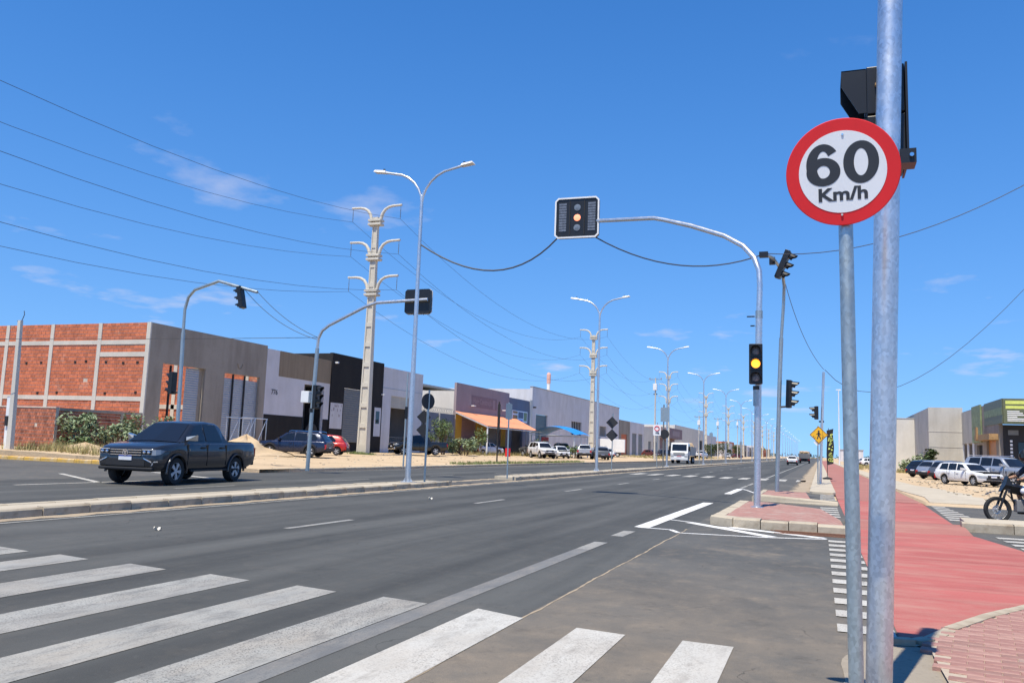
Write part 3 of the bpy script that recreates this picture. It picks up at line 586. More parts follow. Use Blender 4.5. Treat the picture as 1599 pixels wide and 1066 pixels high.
# --- big white warehouse
b = empty('warehouse', (-40, 145, .3), 0, 'long white warehouse with teal roller door and high barred windows', 'building')
wb(wall_x(MB(), -40, 116.4, 173.6, .2, 10.4, [(118.3, 124, 0, 6.5), (137.4, 144, 3.9, 6.2), (156.9, 162.6, 4.1, 6.05)], .4).box(-75, -40.41, 116.4, 116.7, .2, 10.1), 'wall', M['wall_white'], b)
wb(MB().box(-40.45, -39.93, 116.35, 173.65, 10.4, 10.52), 'coping', M['roofsheet'], b); shutter(b, -40.25, 118.3, 124, .3, 6.5, M['teal'], .25)
for y0, y1, z0, z1 in ((137.4, 144, 3.9, 6.2), (156.9, 162.6, 4.1, 6.05)):
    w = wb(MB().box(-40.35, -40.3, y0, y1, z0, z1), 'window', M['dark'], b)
    for k in range(1, 6): wb(MB().box(-40.24, -40.18, y0+(y1-y0)*k/6-.04, y0+(y1-y0)*k/6+.04, z0, z1), 'bar', M['white'], b, sub=w)
wb(MB().box(-74, -40.42, 116.75, 173, 9.2, 9.3), 'roof', M['roofsheet'], b); wb(MB().box(-39.99, -39.6, 116.8, 117.2, 7.3, 7.5), 'lamp', M['black_matt'], b)
bb = empty('shed', (-62, 100, .3), 0, 'pale shed with fibre cement roof rising behind the mauve and slate units', 'building')
wb(MB().box(-75, -49, 90, 116, .2, 8.5), 'wall', M['pale_conc'], bb); wb(MB().add([(-76, 89.5, 8.5), (-48, 89.5, 8.9), (-48, 116.2, 8.9), (-76, 116.2, 8.5), (-76, 89.5, 8.7), (-48, 89.5, 9.15), (-48, 116.2, 9.15), (-76, 116.2, 8.7)], [(0, 3, 2, 1), (4, 5, 6, 7), (0, 1, 5, 4), (1, 2, 6, 5), (2, 3, 7, 6), (3, 0, 4, 7)]), 'roof', M['roofsheet'], bb)
# --- farther units along the same frontage
def unit(y0, y1, h, wm, label, ops=(), om='shutter_dk', group=None, X=-40, side=-1, parapet=None):
    b = empty('commercial_unit', (X, (y0+y1)/2, .2), 0, label, 'building', group)
    xr = sorted((X+side*.31, X+side*18))
    wb(wall_x(MB(), X, y0, y1, 0, h, ops, .3, side).box(xr[0], xr[1], y0, y0+.25, 0, h-.1).box(xr[0], xr[1], y1-.25, y1, 0, h-.1), 'wall', wm, b)
    for o in ops: wb(MB().box(*sorted((X+side*.2, X+side*.24)), o[0], o[1], o[2], o[3]), 'door' if o[2] < .5 else 'window', M[om], b)
    wb(MB().box(xr[0], xr[1], y0+.26, y1-.26, h-.6, h-.5), 'roof', M['roofsheet'], b)
    if parapet: wb(MB().box(*sorted((X-side*.06, X+side*.3)), y0-.05, y1+.05, h, h+.25), 'parapet', parapet, b)
    return b
unit(174, 184.6, 8.0, M['render_grey'], 'narrow unpainted unit with exposed brick bay beyond the long white warehouse', [(176, 182, 0, 5)], 'brick')
unit(184.8, 200.8, 8.0, M['wall_white'], 'white unit with two tall grey doors beyond the unpainted brick bay', [(187, 192, 0, 5.5), (194, 199, 0, 5.5)])
unit(201, 222, 7.4, M['pale_conc'], 'bare concrete unit behind the white lorry beyond the twin-door white unit', [(206, 210, 0, 4), (213, 219, 0, 4)])
u = unit(222.2, 246, 8.2, M['wall_mauve'], 'dark red-brown shop with overhanging sign box near the white lorry', [(226, 232, 0, 4.5), (236, 242, 0, 4.5)])
wb(MB().box(-39.98, -37.6, 222.3, 245, 5.2, 8.0), 'sign_box', M['wall_mauve'], u); wb(panel_x(-37.59, 228, 240, 5.9, 7.3), 'sign_lettering', M['wall_pink'], u)
unit(246.4, 312, 9.6, M['pale_conc'], 'very long pale concrete warehouse far down the frontage', [(300, 308, 0, 6)], 'dark')
unit(312.4, 352, 8.4, M['wall_white'], 'far white unit with blue and red shop sign beside the pale concrete warehouse', [(318, 326, 0, 5), (332, 340, 0, 5)])
fm = [M['pale_conc'], M['block'], M['wall_white'], M['render_grey'], M['wall_pink'], M['ochre'], M['rawconc'], M['brick']]
y = 353
for i in range(16):
    w = rnd.uniform(14, 34); h = rnd.uniform(4.5, 9)
    unit(y, y+w-.4, h, fm[rnd.randrange(8)], 'small far-off unit in the row beyond the far white unit', [(y+w*.2, y+w*.42, 0, 3.4), (y+w*.58, y+w*.8, 0, 3.4)], 'dark', 'far units down the left frontage', X=-38+rnd.uniform(-4, 1)); y += w
# --- right-hand side
b = empty('boundary_wall', (10, 111, .1), 0, 'pale rendered boundary wall at the end of the sandy parking lot', 'wall')
wb(MB().box(8.3, 12.4, 110.9, 111.1, 0, 6.55).box(8.3, 8.5, 111.1, 150, 0, 6.5), 'wall', M['pale_conc'], b); wb(MB().box(8.25, 12.4, 110.85, 111.15, 6.55, 6.62), 'coping', M['rawconc'], b)
b = empty('gable_wall', (12.4, 97, .1), 0, 'tall blank grey block gable wall behind the parked cars', 'wall')
wb(MB().box(10.75, 13.96, 97, 97.2, 0, 7.15).box(10.75, 10.95, 97.2, 125, 0, 7.1), 'wall', M['block'], b)
for j, z in enumerate((1.5, 3.0, 4.6)): wb(MB().box(10.72, 13.96, 96.975, 97.0, z, z+.1), 'course_band', M['block'], b)
b = empty('shop_row', (16, 87, .1), 0, 'shop row with projecting green price board and timber fascia behind the parked cars', 'building')
wb(wall_x(MB(), 14, 79, 97.2, 0, 6.7, [(95, 96.6, 0, 3.3), (91.4, 93.6, 0, 3.3), (86.6, 89.6, 0, 3.2), (80.2, 84.6, 0, 3.6)], .3, 1).box(14.31, 40, 79, 79.25, 0, 4.75), 'wall', M['render_grey'], b)
for y0, y1, z1 in ((95, 96.6, 3.3), (91.4, 93.6, 3.3), (86.6, 89.6, 3.2)): wb(MB().box(14.25, 14.3, y0, y1, 0, z1), 'door', M['dark'], b)
wb(MB().box(14.2, 14.26, 80.2, 84.6, 0, 3.6), 'door', M['orange_glass'], b)
for y0 in (90.6, 93.7, 96.7): wb(MB().box(13.9, 13.99, y0, y0+.7, 0, 3.4), 'pillar', M['white'], b)
wb(MB().box(13.86, 13.98, 91, 97, 3.42, 6.6), 'cladding', M['block'], b); wb(MB().box(13.84, 13.98, 86.3, 90.9, 3.42, 6.85), 'cladding', M['leaf_grey'], b)
wb(MB().box(13.3, 13.98, 79.1, 86.2, 3.5, 4.0), 'timber_fascia', M['wood'], b); wb(MB().box(13.2, 13.35, 84.5, 85.1, 3.6, 4.7), 'timber_fascia', M['wood'], b)
bd = wb(MB().box(14.02, 40, 77, 78.9, 4.8, 6.8).box(13.95, 13.99, 77, 85, 4.8, 6.8), 'price_board', M['greenboard'], b)
for k in range(2):
    x0 = 14.3 + 1.75*k; wb(MB().box(x0-.1, x0+1.5, 76.985, 76.995, 6.35, 6.62), 'heading', M['lime'], b, sub=bd); wb(MB().box(x0-.1, x0+1.35, 76.985, 76.995, 5.98, 6.22), 'heading', M['lime'], b, sub=bd)
    for j in range(6): wb(MB().box(x0, x0+rnd.uniform(.7, 1.4), 76.985, 76.995, 5.72-.15*j, 5.8-.15*j), 'print_line', M['white'], b, sub=bd)
wb(MB().box(13.93, 13.945, 77.1, 84.8, 5.5, 6.1), 'side_print', M['leaf_grey'], b, sub=bd)
sf = wb(MB().box(14.32, 40, 78.6, 78.99, 0, 4.7), 'shopfront', M['black_matt'], b)
[wb(MB().box(x, x+.75, 78.57, 78.59, 3.9, 4.3), 'shop_lettering', M['shutter_dk'], b, sub=sf) for x in (14.6, 16)]; wb(MB().box(15.3, 17.8, 78.56, 78.59, .1, 3.3), 'shop_window', M['glass'], b, sub=sf)
for j in range(9): wb(MB().box(14.72, 14.9, 78.57, 78.59, .9+.3*j, 1.08+.3*j), 'vertical_lettering', M['white'], b, sub=sf)
for (x, y, w, h, lab) in ((9, 420, 10, 5.5, 'small white far house beyond the faded cycle path'), (24, 300, 14, 4.2, 'low white far shed behind the white parked cars'), (40, 520, 30, 5, 'long pale far shed on the right horizon')):
    b = empty('far_house', (x, y, 0), 0, lab, 'building'); wb(MB().box(x, x+w, y, y+12, 0, h), 'wall', M['wall_white'], b); wb(MB().box(x-.3, x+w+.3, y-.3, y+12.3, h, h+.25), 'roof', M['roofsheet'], b)
    wb(MB().box(x+w*.3, x+w*.5, y-.05, y-.01, 0, 2.4), 'door', M['dark'], b)
b = empty('water_tower', (-129, 400, 0), 0, 'slim white tower with a red top far behind the white warehouse', 'tower')
wb(MB().lathe([(.95, 0), (.85, 34)], 14, T(-129, 400, 0)), 'shaft', M['white'], b); wb(MB().lathe([(1.0, 34), (1.05, 38.5), (.6, 39.5)], 14, T(-129, 400, 0)), 'tank', M['tower_red'], b)

# ================================================================ STREET FURNITURE
HS = MB().box(-.17, .17, -.09, .1, -.168, .168)
def visor_mesh():
    rows = []
    for k in range(15):
        a = R(-35 + 250*k/14); d = .1 + .17*max(0, math.sin(a))**.5 if math.sin(a) > 0 else .1
        rows.append([(.135*math.cos(a), -.088, .135*math.sin(a)), (.135*math.cos(a), -.09-d, .135*math.sin(a)-.02), (.127*math.cos(a), -.09-d, .127*math.sin(a)-.02), (.127*math.cos(a), -.088, .127*math.sin(a))])
    return MB().grid(rows).mesh('visor', M['black'], 50)
SECT = HS.mesh('section', M['black']); VIS = visor_mesh()
LENS = {k: MB().lathe([(.115, 0), (.1, .02), (.05, .035), (.001, .04)], 20, T(0, -.088, 0) @ RX(90)).mesh('lens', M[m], 50) for k, m in (('off', 'lens_off'), ('amber', 'amber_lit'))}
def signal_head(parent, loc, rz=0, tilt=0, n=3, lit=None):
    H = n*.345
    h = MB().box(-.15, .15, -.05, .11, -H/2-.01, H/2+.01).build('signal_head', M['black'], parent, bevel=.012)
    h.matrix_local = T(*loc) @ RY(tilt) @ RZ(rz)
    for i in range(n):
        z = (n-1)*.345/2 - .345*i
        for nm, me in (('housing', SECT), ('visor', VIS), ('lens', LENS['amber' if lit == i else 'off'])):
            o = link(nm, me, h); o.location = (0, 0, z)
    return h
def up(path, base):  # world path -> local to base
    b = Vector(base); return [tuple(Vector(p)-b) for p in path]
# --- mast arm over the near carriageway
B0 = (-1.53, 22.52, .18)
t = empty('mast_arm_signal', B0, 0, 'tall curved mast arm on paved island carrying framed board with lit red lamp', 'traffic light')
MB().tube(up([(-1.53, 22.52, .15), (-1.5, 22.53, 3.0), (-1.47, 22.55, 5.2)], B0), .088, 14).build('pole', M['galv'], t, True)
MB().tube(up([(-1.47, 22.55, 5.2), (-1.45, 22.58, 6.0), (-1.47, 22.62, 6.4), (-1.6, 22.72, 6.78), (-1.9, 22.98, 7.18), (-2.45, 23.38, 7.6), (-3.47, 24.0, 8.12), (-4.35, 24.45, 8.48), (-4.7, 24.6, 8.6), (-5.2, 24.85, 8.68), (-6.75, 25.62, 8.92)], B0), [.075]*4 + [.07]*3 + [.062]*4, 12).build('arm', M['galv'], t, 60)
MB().lathe([(.17, 0), (.17, .02), (.1, .04)], 16, T(0, 0, -.02)).build('base_plate', M['galv'], t)
MB().tube(up([(-1.47, 22.55, 5.1), (-1.47, 22.55, 5.3)], B0), .094, 14).build('sleeve', M['galv_sat'], t); MB().box(-.25, -.05, -.02, .02, 4.95, 4.98).box(-.16, -.05, -.02, .02, 4.7, 4.73).build('cable_hook', M['black'], t)
signal_head(t, (-.01, -.2, 3.68), 3, 0, 3, 1); MB().lathe([(.1, 0), (.1, .1)], 12, T(0, 0, 3.02)).build('collar', M['black'], t); MB().lathe([(.092, 2.6), (.092, 3.02)], 12).build('tape_band', M['galv_sat'], t)
def rrect(w, h, c): return [(-w/2+c, -h/2), (w/2-c, -h/2), (w/2, -h/2+c), (w/2, h/2-c), (w/2-c, h/2), (-w/2+c, h/2), (-w/2, h/2-c), (-w/2, -h/2+c)]
def board(parent, c, rz, w, h, lit=True):
    bd = MB().prism(rrect(w-.04, h-.04, .09), -.04, .12, RX(90)).build('signal_board', M['black'], parent); bd.matrix_local = T(*c) @ RZ(rz)
    fr = MB(); o_, i_ = rrect(w, h, .11), rrect(w-.1, h-.1, .08)
    for k in range(8):
        a, b_, c_, d = o_[k], o_[(k+1) % 8], i_[(k+1) % 8], i_[k]; fr.prism([a, b_, c_, d], .121, .15, RX(90))
    fr.build('frame', M['white'], bd)
    for k, z in enumerate((.34, 0, -.34)):
        MB().lathe([(.115, 0), (.11, .015), (.04, .03), (.001, .032)], 20, T(.01, -.121, z) @ RX(90)).build('lens', M['red_lit'] if (lit and k == 1) else M['lens_off'], bd, 50)
    for x in (-.48, .5):
        for k in range(11): MB().box(x-.125, x+.125, -.133, -.121, .43-.088*k, .5-.088*k).build('led_bar', M['led_off'], bd)
    for x in (-.24, .25): MB().box(x-.012, x+.012, -.14, -.121, -.58, .58).build('divider', M['black_matt'], bd)
    return bd
board(t, tuple(Vector((-7.44, 25.68, 9.06))-Vector(B0)), 2, 1.5, 1.38)
# --- second mast on the farther island, seen from the side
B0 = (-1.53, 33.1, .17)
t = empty('mast_arm_signal', B0, 0, 'slim mast on the farther island with sideways black signal heads', 'traffic light')
MB().tube(up([(-1.53, 33.1, .15), (-1.42, 33.1, 4), (-1.34, 33.1, 6)], B0), .08, 12).build('pole', M['galv_sat'], t, True)
MB().tube(up([(-1.34, 33.1, 6), (-1.25, 33.08, 7.3), (-1.22, 33.0, 8.0), (-1.25, 32.7, 8.35), (-1.36, 31.5, 8.5), (-1.5, 30, 8.45), (-1.68, 28.9, 8.32)], B0), .06, 10).build('arm', M['galv_sat'], t, 60)
signal_head(t, tuple(Vector((-1.16, 30.6, 8.32))-Vector(B0)), 85, 22); signal_head(t, tuple(Vector((-1.06, 33.08, 3.85))-Vector(B0)), 85, 2)
MB().tube(up([(-1.42, 33.1, 3.35), (-1.1, 33.1, 3.38)], B0), .035, 8).build('bracket', M['black'], t); MB().box(-.34, -.05, -4.35, -4.1, 8.05, 8.22).box(-.1, .1, -2.7, -2.5, 8.15, 8.4).build('clamp', M['black'], t)
# --- mast arm across the opposite carriageway (board seen from behind)
B0 = (-21.45, 31.85, .15)
t = empty('mast_arm_signal', B0, 0, 'mast with a white control box and rising arm holding a board seen from behind', 'traffic light')
MB().tube(up([(-21.45, 31.85, .1), (-21.4, 31.85, 3.2), (-21.34, 31.85, 5.6)], B0), .09, 12).build('pole', M['galv_sat'], t, True)
MB().tube(up([(-21.34, 31.85, 5.6), (-21.32, 31.85, 6.05), (-21.15, 31.85, 6.4), (-20.8, 31.85, 6.65), (-19.0, 31.85, 7.45), (-18.4, 31.85, 7.62), (-15.9, 31.85, 7.7)], B0), .07, 12).build('arm', M['galv'], t, 60)
board(t, (5.0, .16, 7.5), 180, 1.28, 1.12, False); signal_head(t, (.24, 0, 3.25), 80); MB().box(-.5, -.09, -.15, .12, 2.98, 3.5).build('control_box', M['white'], t, bevel=.015)
MB().lathe([(.11, 0), (.11, .18)], 12, T(.02, 0, 2.55)).build('collar', M['black'], t)
# --- mast arm at the side-street mouth
B0 = (-28.1, 31.0, .15)
t = empty('mast_arm_signal', B0, 0, 'bent mast beside the unfinished brick warehouse with hanging tilted signal head', 'traffic light')
MB().tube(up([(-28.1, 31, .1), (-28.2, 31, 4), (-28.28, 31, 6.3)], B0), .09, 12).build('pole', M['galv_sat'], t, True)
MB().tube(up([(-28.28, 31, 6.3), (-28.3, 31, 7.4), (-28.15, 31, 8.0), (-27.8, 31, 8.35), (-26.43, 31, 8.72), (-24.2, 31, 8.12)], B0), .07, 12).build('arm', M['galv_sat'], t, 40)
signal_head(t, (3.02, 0, 7.75), -88, -14); signal_head(t, (-.55, 0, 3.75), -88); MB().tube([(-.1, 0, 3.3), (-.5, 0, 3.32)], .035, 8).build('bracket', M['black'], t)
# --- big near pole with pedestrian signal
B0 = (.335, 6.0, 0)
t = empty('pedestrian_signal', B0, 0, 'thick shiny galvanised pole with black pedestrian signal behind the speed sign', 'traffic light')
MB().tube([(0, 0, -.05), (.07, 0, 2), (.142, 0, 4.1), (.21, 0, 6.05)], [.08, .08, .08, .08], 32).build('pole', M['galv'], t, True)
for k, z in enumerate((4.1, 3.735)):
    h = MB().box(.005, .25, .11, .46, z-.175, z+.175).build('signal_section', M['black'], t, bevel=.006)
    pr = [(0, .17), (-.165, .17), (-.165, .05), (-.05, -.16), (0, -.16)]
    vz = MB()
    for y in (.13, .43): vz.prism([(x, q) for x, q in pr], 0, .008, T(.004, y, z) @ RX(90))
    vz.box(-.161, .004, .122, .43, z+.162, z+.17); vz.build('visor', M['black'], h)
    MB().box(.0, .004, .15, .4, z-.14, z+.14).build('lens', M['lens_off'], h); MB().lathe([(.012, 0), (.012, .03)], 8, T(.07, .11, z+.03) @ RX(90)).build('bolt', M['wood'], h)
MB().box(.255, .27, .1, .5, 3.56, 4.28).build('back_plate', M['black'], t); MB().box(.2, .3, -.03, .12, 3.5, 3.6).build('bracket', M['black'], t); MB().lathe([(.018, 0), (.014, .02)], 8, T(.27, -.03, 3.55) @ RX(90)).build('bolt', M['chrome'], t)
# --- near speed limit sign
B0 = (.165, 5.1, 0)
t = empty('speed_limit_sign', B0, 0, 'round red-rimmed 60 Km/h speed limit sign on thin galvanised post', 'sign')
MB().tube([(.012, .0, -.05), (-.01, .0, 3.2)], .04, 20).build('post', M['galv_sat'], t, True)
FA = T(-.025, -.1, 3.15) @ RZ(-2) @ RX(98) @ RZ(-1)
pl = MB().lathe([(.307, -.004), (.311, 0), (.307, .004)], 64, FA).build('plate', M['red'], t, 40)
MB().lathe([(.238, .0045), (.238, .0062)], 64, FA).build('white_field', M['sign_white'], pl)
DG = FA @ RZ(1.5) @ Matrix.Diagonal((1.06, 1.06, 1, 1))
def ell(cx, cy, a, b, t): return (cx + a*math.cos(R(t)), cy + b*math.sin(R(t)))
def ring_sector(mb, cx, cy, a, b, ai, bi, t0, t1, z, n=40):
    for k in range(n):
        u, v = t0 + (t1-t0)*k/n, t0 + (t1-t0)*(k+1)/n
        q = [ell(cx, cy, a, b, u), ell(cx, cy, a, b, v), ell(cx, cy, ai, bi, v), ell(cx, cy, ai, bi, u)]; mb.sheet(q, z, DG)
    return mb
ring_sector(MB(), .096, .044, .09, .116, .036, .074, 0, 360, .0075).build('numeral_zero', M['sign_black'], pl)
ring_sector(ring_sector(MB(), -.097, .044, .088, .116, .034, .076, 38, 262, .0075), -.097, .006, .088, .078, .034, .035, 0, 360, .0078).build('numeral_six', M['sign_black'], pl)
text_mesh('Km/h', .098, M['sign_black'], 'unit_lettering', pl, DG @ T(.0, -.125, .0075), .003, sx=1.2)
for q in (.215, -.25): MB().lathe([(.008, 0), (.006, .006)], 8, FA @ T(0, q, .006)).build('bolt', M['chrome'], pl)
# --- street lamps along the median
def lamp():
    r = empty('street_lamp', (0, 0, 0), 0, 'twin-arm street lamp on the median', 'street lamp', 'twin-arm street lamps along the median')
    MB().tube([(0, 0, 0), (0, 0, 5), (0, 0, 10.0)], [.105, .08, .062], 12).build('pole', M['galv'], r, True)
    MB().box(-.2, .2, -.2, .2, -.02, .03).add([(-.18, 0, .03), (.18, 0, .03), (0, 0, .4)], [(0, 1, 2)]).add([(0, -.18, .03), (0, .18, .03), (0, 0, .4)], [(0, 1, 2)]).build('base_plate', M['galv'], r)
    for s in (-1, 1):
        MB().tube([(0, 0, 9.95)] + [(s*(1.3-1.3*math.cos(a)), 0, 9.95+1.25*math.sin(a)) for a in [R(14*k) for k in range(1, 6)]] + [(s*1.42, 0, 11.24), (s*1.6, 0, 11.28)], .045, 8).build('arm', M['galv'], r, 60)
        h = MB().add([(s*1.52, -.12, 11.24), (s*2.0, -.15, 11.31), (s*2.0, .15, 11.31), (s*1.52, .12, 11.24), (s*1.55, -.07, 11.34), (s*1.96, -.1, 11.38), (s*1.96, .1, 11.38), (s*1.55, .07, 11.34)], [(0, 3, 2, 1), (4, 5, 6, 7), (0, 1, 5, 4), (1, 2, 6, 5), (2, 3, 7, 6), (3, 0, 4, 7)]).build('luminaire', M['white'], r)
        MB().lathe([(.04, 0), (.04, .07)], 8, T(s*1.62, 0, 11.34)).build('photocell', M['black'], h)
    return r
L0 = lamp(); L0['label'] = 'twin-arm street lamp with the sagging signal cable tied to its pole'; L0.location = (-13.46, 26.1, .14)
for i in range(1, 22): dup(L0, (-13.5, 26.1 + 26.3*i, .14), rnd.uniform(-.03, .03), ['twin-arm street lamp right beside the double diamond sign', 'twin-arm street lamp between the notice sign and the far crosswalk'][i-1] if i < 3 else 'twin-arm street lamp far along the median beyond the white lorry')
# --- concrete transmission poles
UZ = (19.85, 16.75, 13.65)
def tpole():
    r = empty('transmission_pole', (0, 0, 0), 0, 'tall cream concrete pole with three tiers of curved arms', 'utility pole', 'concrete transmission poles along the left frontage')
    def tb(mb, x0, x1, d, ztop=20.5):  # tapered slab
        k = .5; mb.add([(x0, -d, 0), (x1, -d, 0), (x1, d, 0), (x0, d, 0), (x0*k, -d*k, ztop), (x1*k, -d*k, ztop), (x1*k, d*k, ztop), (x0*k, d*k, ztop)], [(0, 3, 2, 1), (4, 5, 6, 7), (0, 1, 5, 4), (1, 2, 6, 5), (2, 3, 7, 6), (3, 0, 4, 7)])
        return mb
    tb(MB(), -.36, .36, .2).build('core', M['cream'], r)
    for s in (-1, 1): tb(MB(), *sorted((s*.32, s*.46)), .32).build('flange', M['cream'], r)
    for i in range(11):
        z = .9 + 1.72*i; k = 1 - .5*z/20.5; hgt = .35 if i else .9
        MB().box(-.32*k, .32*k, -.3*k, .3*k, z-hgt, z).build('diaphragm', M['cream'], r)
    for z in UZ:
        k = 1 - .5*z/20.5
        for dz in (0, .34): MB().box(-.62, .62, -.36, .36, z+dz-.1, z+dz+.1).build('collar', M['cream'], r, bevel=.02)
        for s in (-1, 1):
            MB().tube([(s*.42, 0, z-.15), (s*.45, 0, z+.45), (s*.6, 0, z+.95), (s*.85, 0, z+1.3), (s*1.2, 0, z+1.5), (s*1.6, 0, z+1.58), (s*2.45, 0, z+1.6)], [.15, .15, .14, .13, .12, .11, .1], 8).build('arm', M['cream'], r, 60)
            ins = MB().tube([(s*2.35, 0, z+1.55), (s*2.35, 0, z+.36)], .018, 5)
            for q in range(6): ins.lathe([(.02, -.02), (.06, 0), (.02, .02)], 8, T(s*2.35, 0, z+1.2-.13*q))
            ins.build('insulator', M['shutter_dk'], r)
    return r
PY = [61.4, 136, 211, 286, 360, 434, 508, 582, 656, 730]
P0 = tpole(); P0['label'] = 'concrete pole with curved arms standing beside the red hatchback'; P0.location = (-36, PY[0], .35)
for i, y in enumerate(PY[1:]): dup(P0, (-36, y, .35), rnd.uniform(-.02, .02), ['concrete pole with curved arms before the long white warehouse', 'concrete pole with curved arms rising behind the white lorry'][i] if i < 2 else 'distant concrete pole with curved arms beyond the white lorry')
for z, lev in zip(UZ, ('top', 'middle', 'lower')):
    for s, sd in ((1, 'road side'), (-1, 'building side')):
        pts = []; ends = [-13.2] + PY
        for a, c in zip(ends, ends[1:]):
            for k in range(16):
                u = k/16; pts.append((-36 + s*2.35, a + (c-a)*u, z + .72 - 4*3.9*u*(1-u)*((c-a)/74.5)**2))
        tag(MB().tube(pts, .013, 5).build('power_line', M['wire'], None), 'power line hung from the %s tier arms on the %s of the concrete poles' % (lev, sd), 'cable')
# --- cables
def cable(name, pts, label, r=.014, n=14):
    out = []; P = [Vector(p) for p in pts]
    for i in range(n+1):
        u = i/n; out.append((P[0]*(1-u) + P[2]*u + (P[1]-(P[0]+P[2])/2)*4*u*(1-u)) if len(P) == 3 else P[0].lerp(P[1], u))
    tag(MB().tube(out, r, 5).build(name, M['wire']), label, 'cable')
cable('signal_cable', [(-13.42, 26.1, 8.6), (-10.5, 26, 7.5), (-8.15, 25.75, 8.45)], 'black cable sagging from the first street lamp to the framed signal board', .028)
cable('signal_cable', [(-6.9, 25.75, 8.45), (-4.3, 27.3, 7.7), (-1.68, 28.9, 8.35)], 'black cable sagging from the framed signal board to the slim island mast', .022)
cable('signal_cable', [(-1.66, 28.9, 8.35), (2.6, 31, 9.2), (7.5, 33, 11.7)], 'thin cable rising from the slim island mast over the big pole', .014)
cable('signal_cable', [(-1.2, 33, 8.2), (-.6, 40, 6.9), (.25, 47.3, 6.2)], 'thin cable from the slim island mast down to the far pedestrian pole', .012)
cable('signal_cable', [(.3, 47.4, 6.2), (5.5, 55, 6.4), (14, 61, 14.5)], 'thin cable rising from the far pedestrian pole above the grey gable wall', .016)
cable('signal_cable', [(-24.2, 31, 8.15), (-22.8, 31.4, 6.9), (-21.35, 31.85, 6.1)], 'thin cable between the bent mast and the control-box mast', .012)
cable('signal_cable', [(-24.9, 31, 8.25), (-23.2, 31.4, 6.8), (-21.35, 31.85, 6.0)], 'second thin cable between the bent mast and the control-box mast', .012)
cable('signal_cable', [(-60, 28, 6.2), (-40, 30, 6.0), (-21.4, 31.85, 6.1)], 'thin cable running from the control-box mast across the cement warehouse front', .012)
# --- small signs and posts
def sign(name, loc, h, label, plates, r=.035, cat='sign', pm='galv_sat'):
    t = empty(name, loc, 0, label, cat); MB().tube([(0, 0, -.05), (rnd.uniform(-.03, .05), 0, h)], r, 10).build('post', M[pm], t, True)
    for nm, shape, dx, z, size, yaw, m_ in plates:
        Mx = T(dx, -.05, z) @ RZ(yaw) @ RX(90)
        if shape == 'disc': mb = MB().lathe([(size, -.004), (size, .004)], 28, Mx)
        elif shape == 'diamond': mb = MB().prism([(0, -size), (size, 0), (0, size), (-size, 0)], -.004, .004, Mx)
        else: mb = MB().prism(rrect(size[0], size[1], .03), -.004, .004, Mx)
        mb.build(nm, M[m_], t)
    return t
sign('round_sign', (-13.35, 27.2, .14), 3.3, 'back of a round black sign on a thin median post beside the first street lamp', [('plate', 'disc', .02, 2.88, .29, 62, 'signback')])
sign('diamond_signs', (-13.7, 27.9, .14), 2.7, 'two dark diamond plates on one post behind the round black sign', [('plate', 'diamond', -.12, 2.33, .27, 40, 'signback'), ('plate', 'diamond', -.12, 1.85, .27, 40, 'signback')])
sign('pedestrian_post', (-22.3, 42.6, .2), 5.3, 'thin post with small black signal on the far kerb before the white unit', [('signal_box', 'rect', .05, 3.0, (.22, .7), 70, 'black')], .05, 'traffic light')
sign('median_post', (-12.95, 34.6, .14), 3.3, 'bare thin post with edge-on plate at the start of the second median', [('plate', 'rect', 0, 2.9, (.5, .7), 78, 'galv_sat')])
sign('banner_post', (-24.6, 63.2, .2), 4.9, 'dark slim post in front of the mauve merchant', [('furled_banner', 'rect', .06, 3.6, (.22, 2.2), 20, 'black_matt')], .06, 'post', 'black_matt')
sign('diamond_signs', (-13.3, 55.7, .14), 3.85, 'back of two stacked black diamond signs on the median in front of the white warehouse', [('plate', 'diamond', 0, 3.22, .42, 8, 'signback'), ('plate', 'diamond', 0, 2.37, .42, 8, 'signback')])
s = sign('notice_sign', (-13.4, 73, .14), 3.9, 'white rectangular notice sign on the median near the white lorry', [('plate', 'rect', 0, 3.25, (.66, .95), 4, 'sign_white')], .04)
MB().tube([(.2*math.cos(R(a)), -.064, 3.38+.2*math.sin(R(a))) for a in range(0, 361, 20)], .035, 6).build('red_ring', M['red'], s); MB().box(-.22, .22, -.064, -.058, 2.92, 2.98).box(-.18, .18, -.064, -.058, 3.02, 3.06).build('lettering', M['sign_black'], s)
sign('sign_backs', (-13.2, 75, .14), 5.6, 'dark post with grey rectangular board and black round sign seen from behind', [('board', 'rect', .15, 4.7, (.8, 1.3), 6, 'galv_sat'), ('plate', 'disc', .12, 2.95, .42, 20, 'signback')], .06, 'sign', 'shutter_dk')
for i, (y, h) in enumerate(((100.5, 3.6), (112, 4.2), (128, 3.2), (156, 3.8))): sign('median_post', (-13.4, y, .14), h, ['thin white marker post just past the white lorry', 'second thin marker post past the white lorry with a grey plate', 'short marker post on the median far past the lorry', 'far marker post with square grey board on the median'][i], [('plate', 'rect', 0, h-.4, (.45, .55), 5, 'galv_sat')] if i % 2 else [])
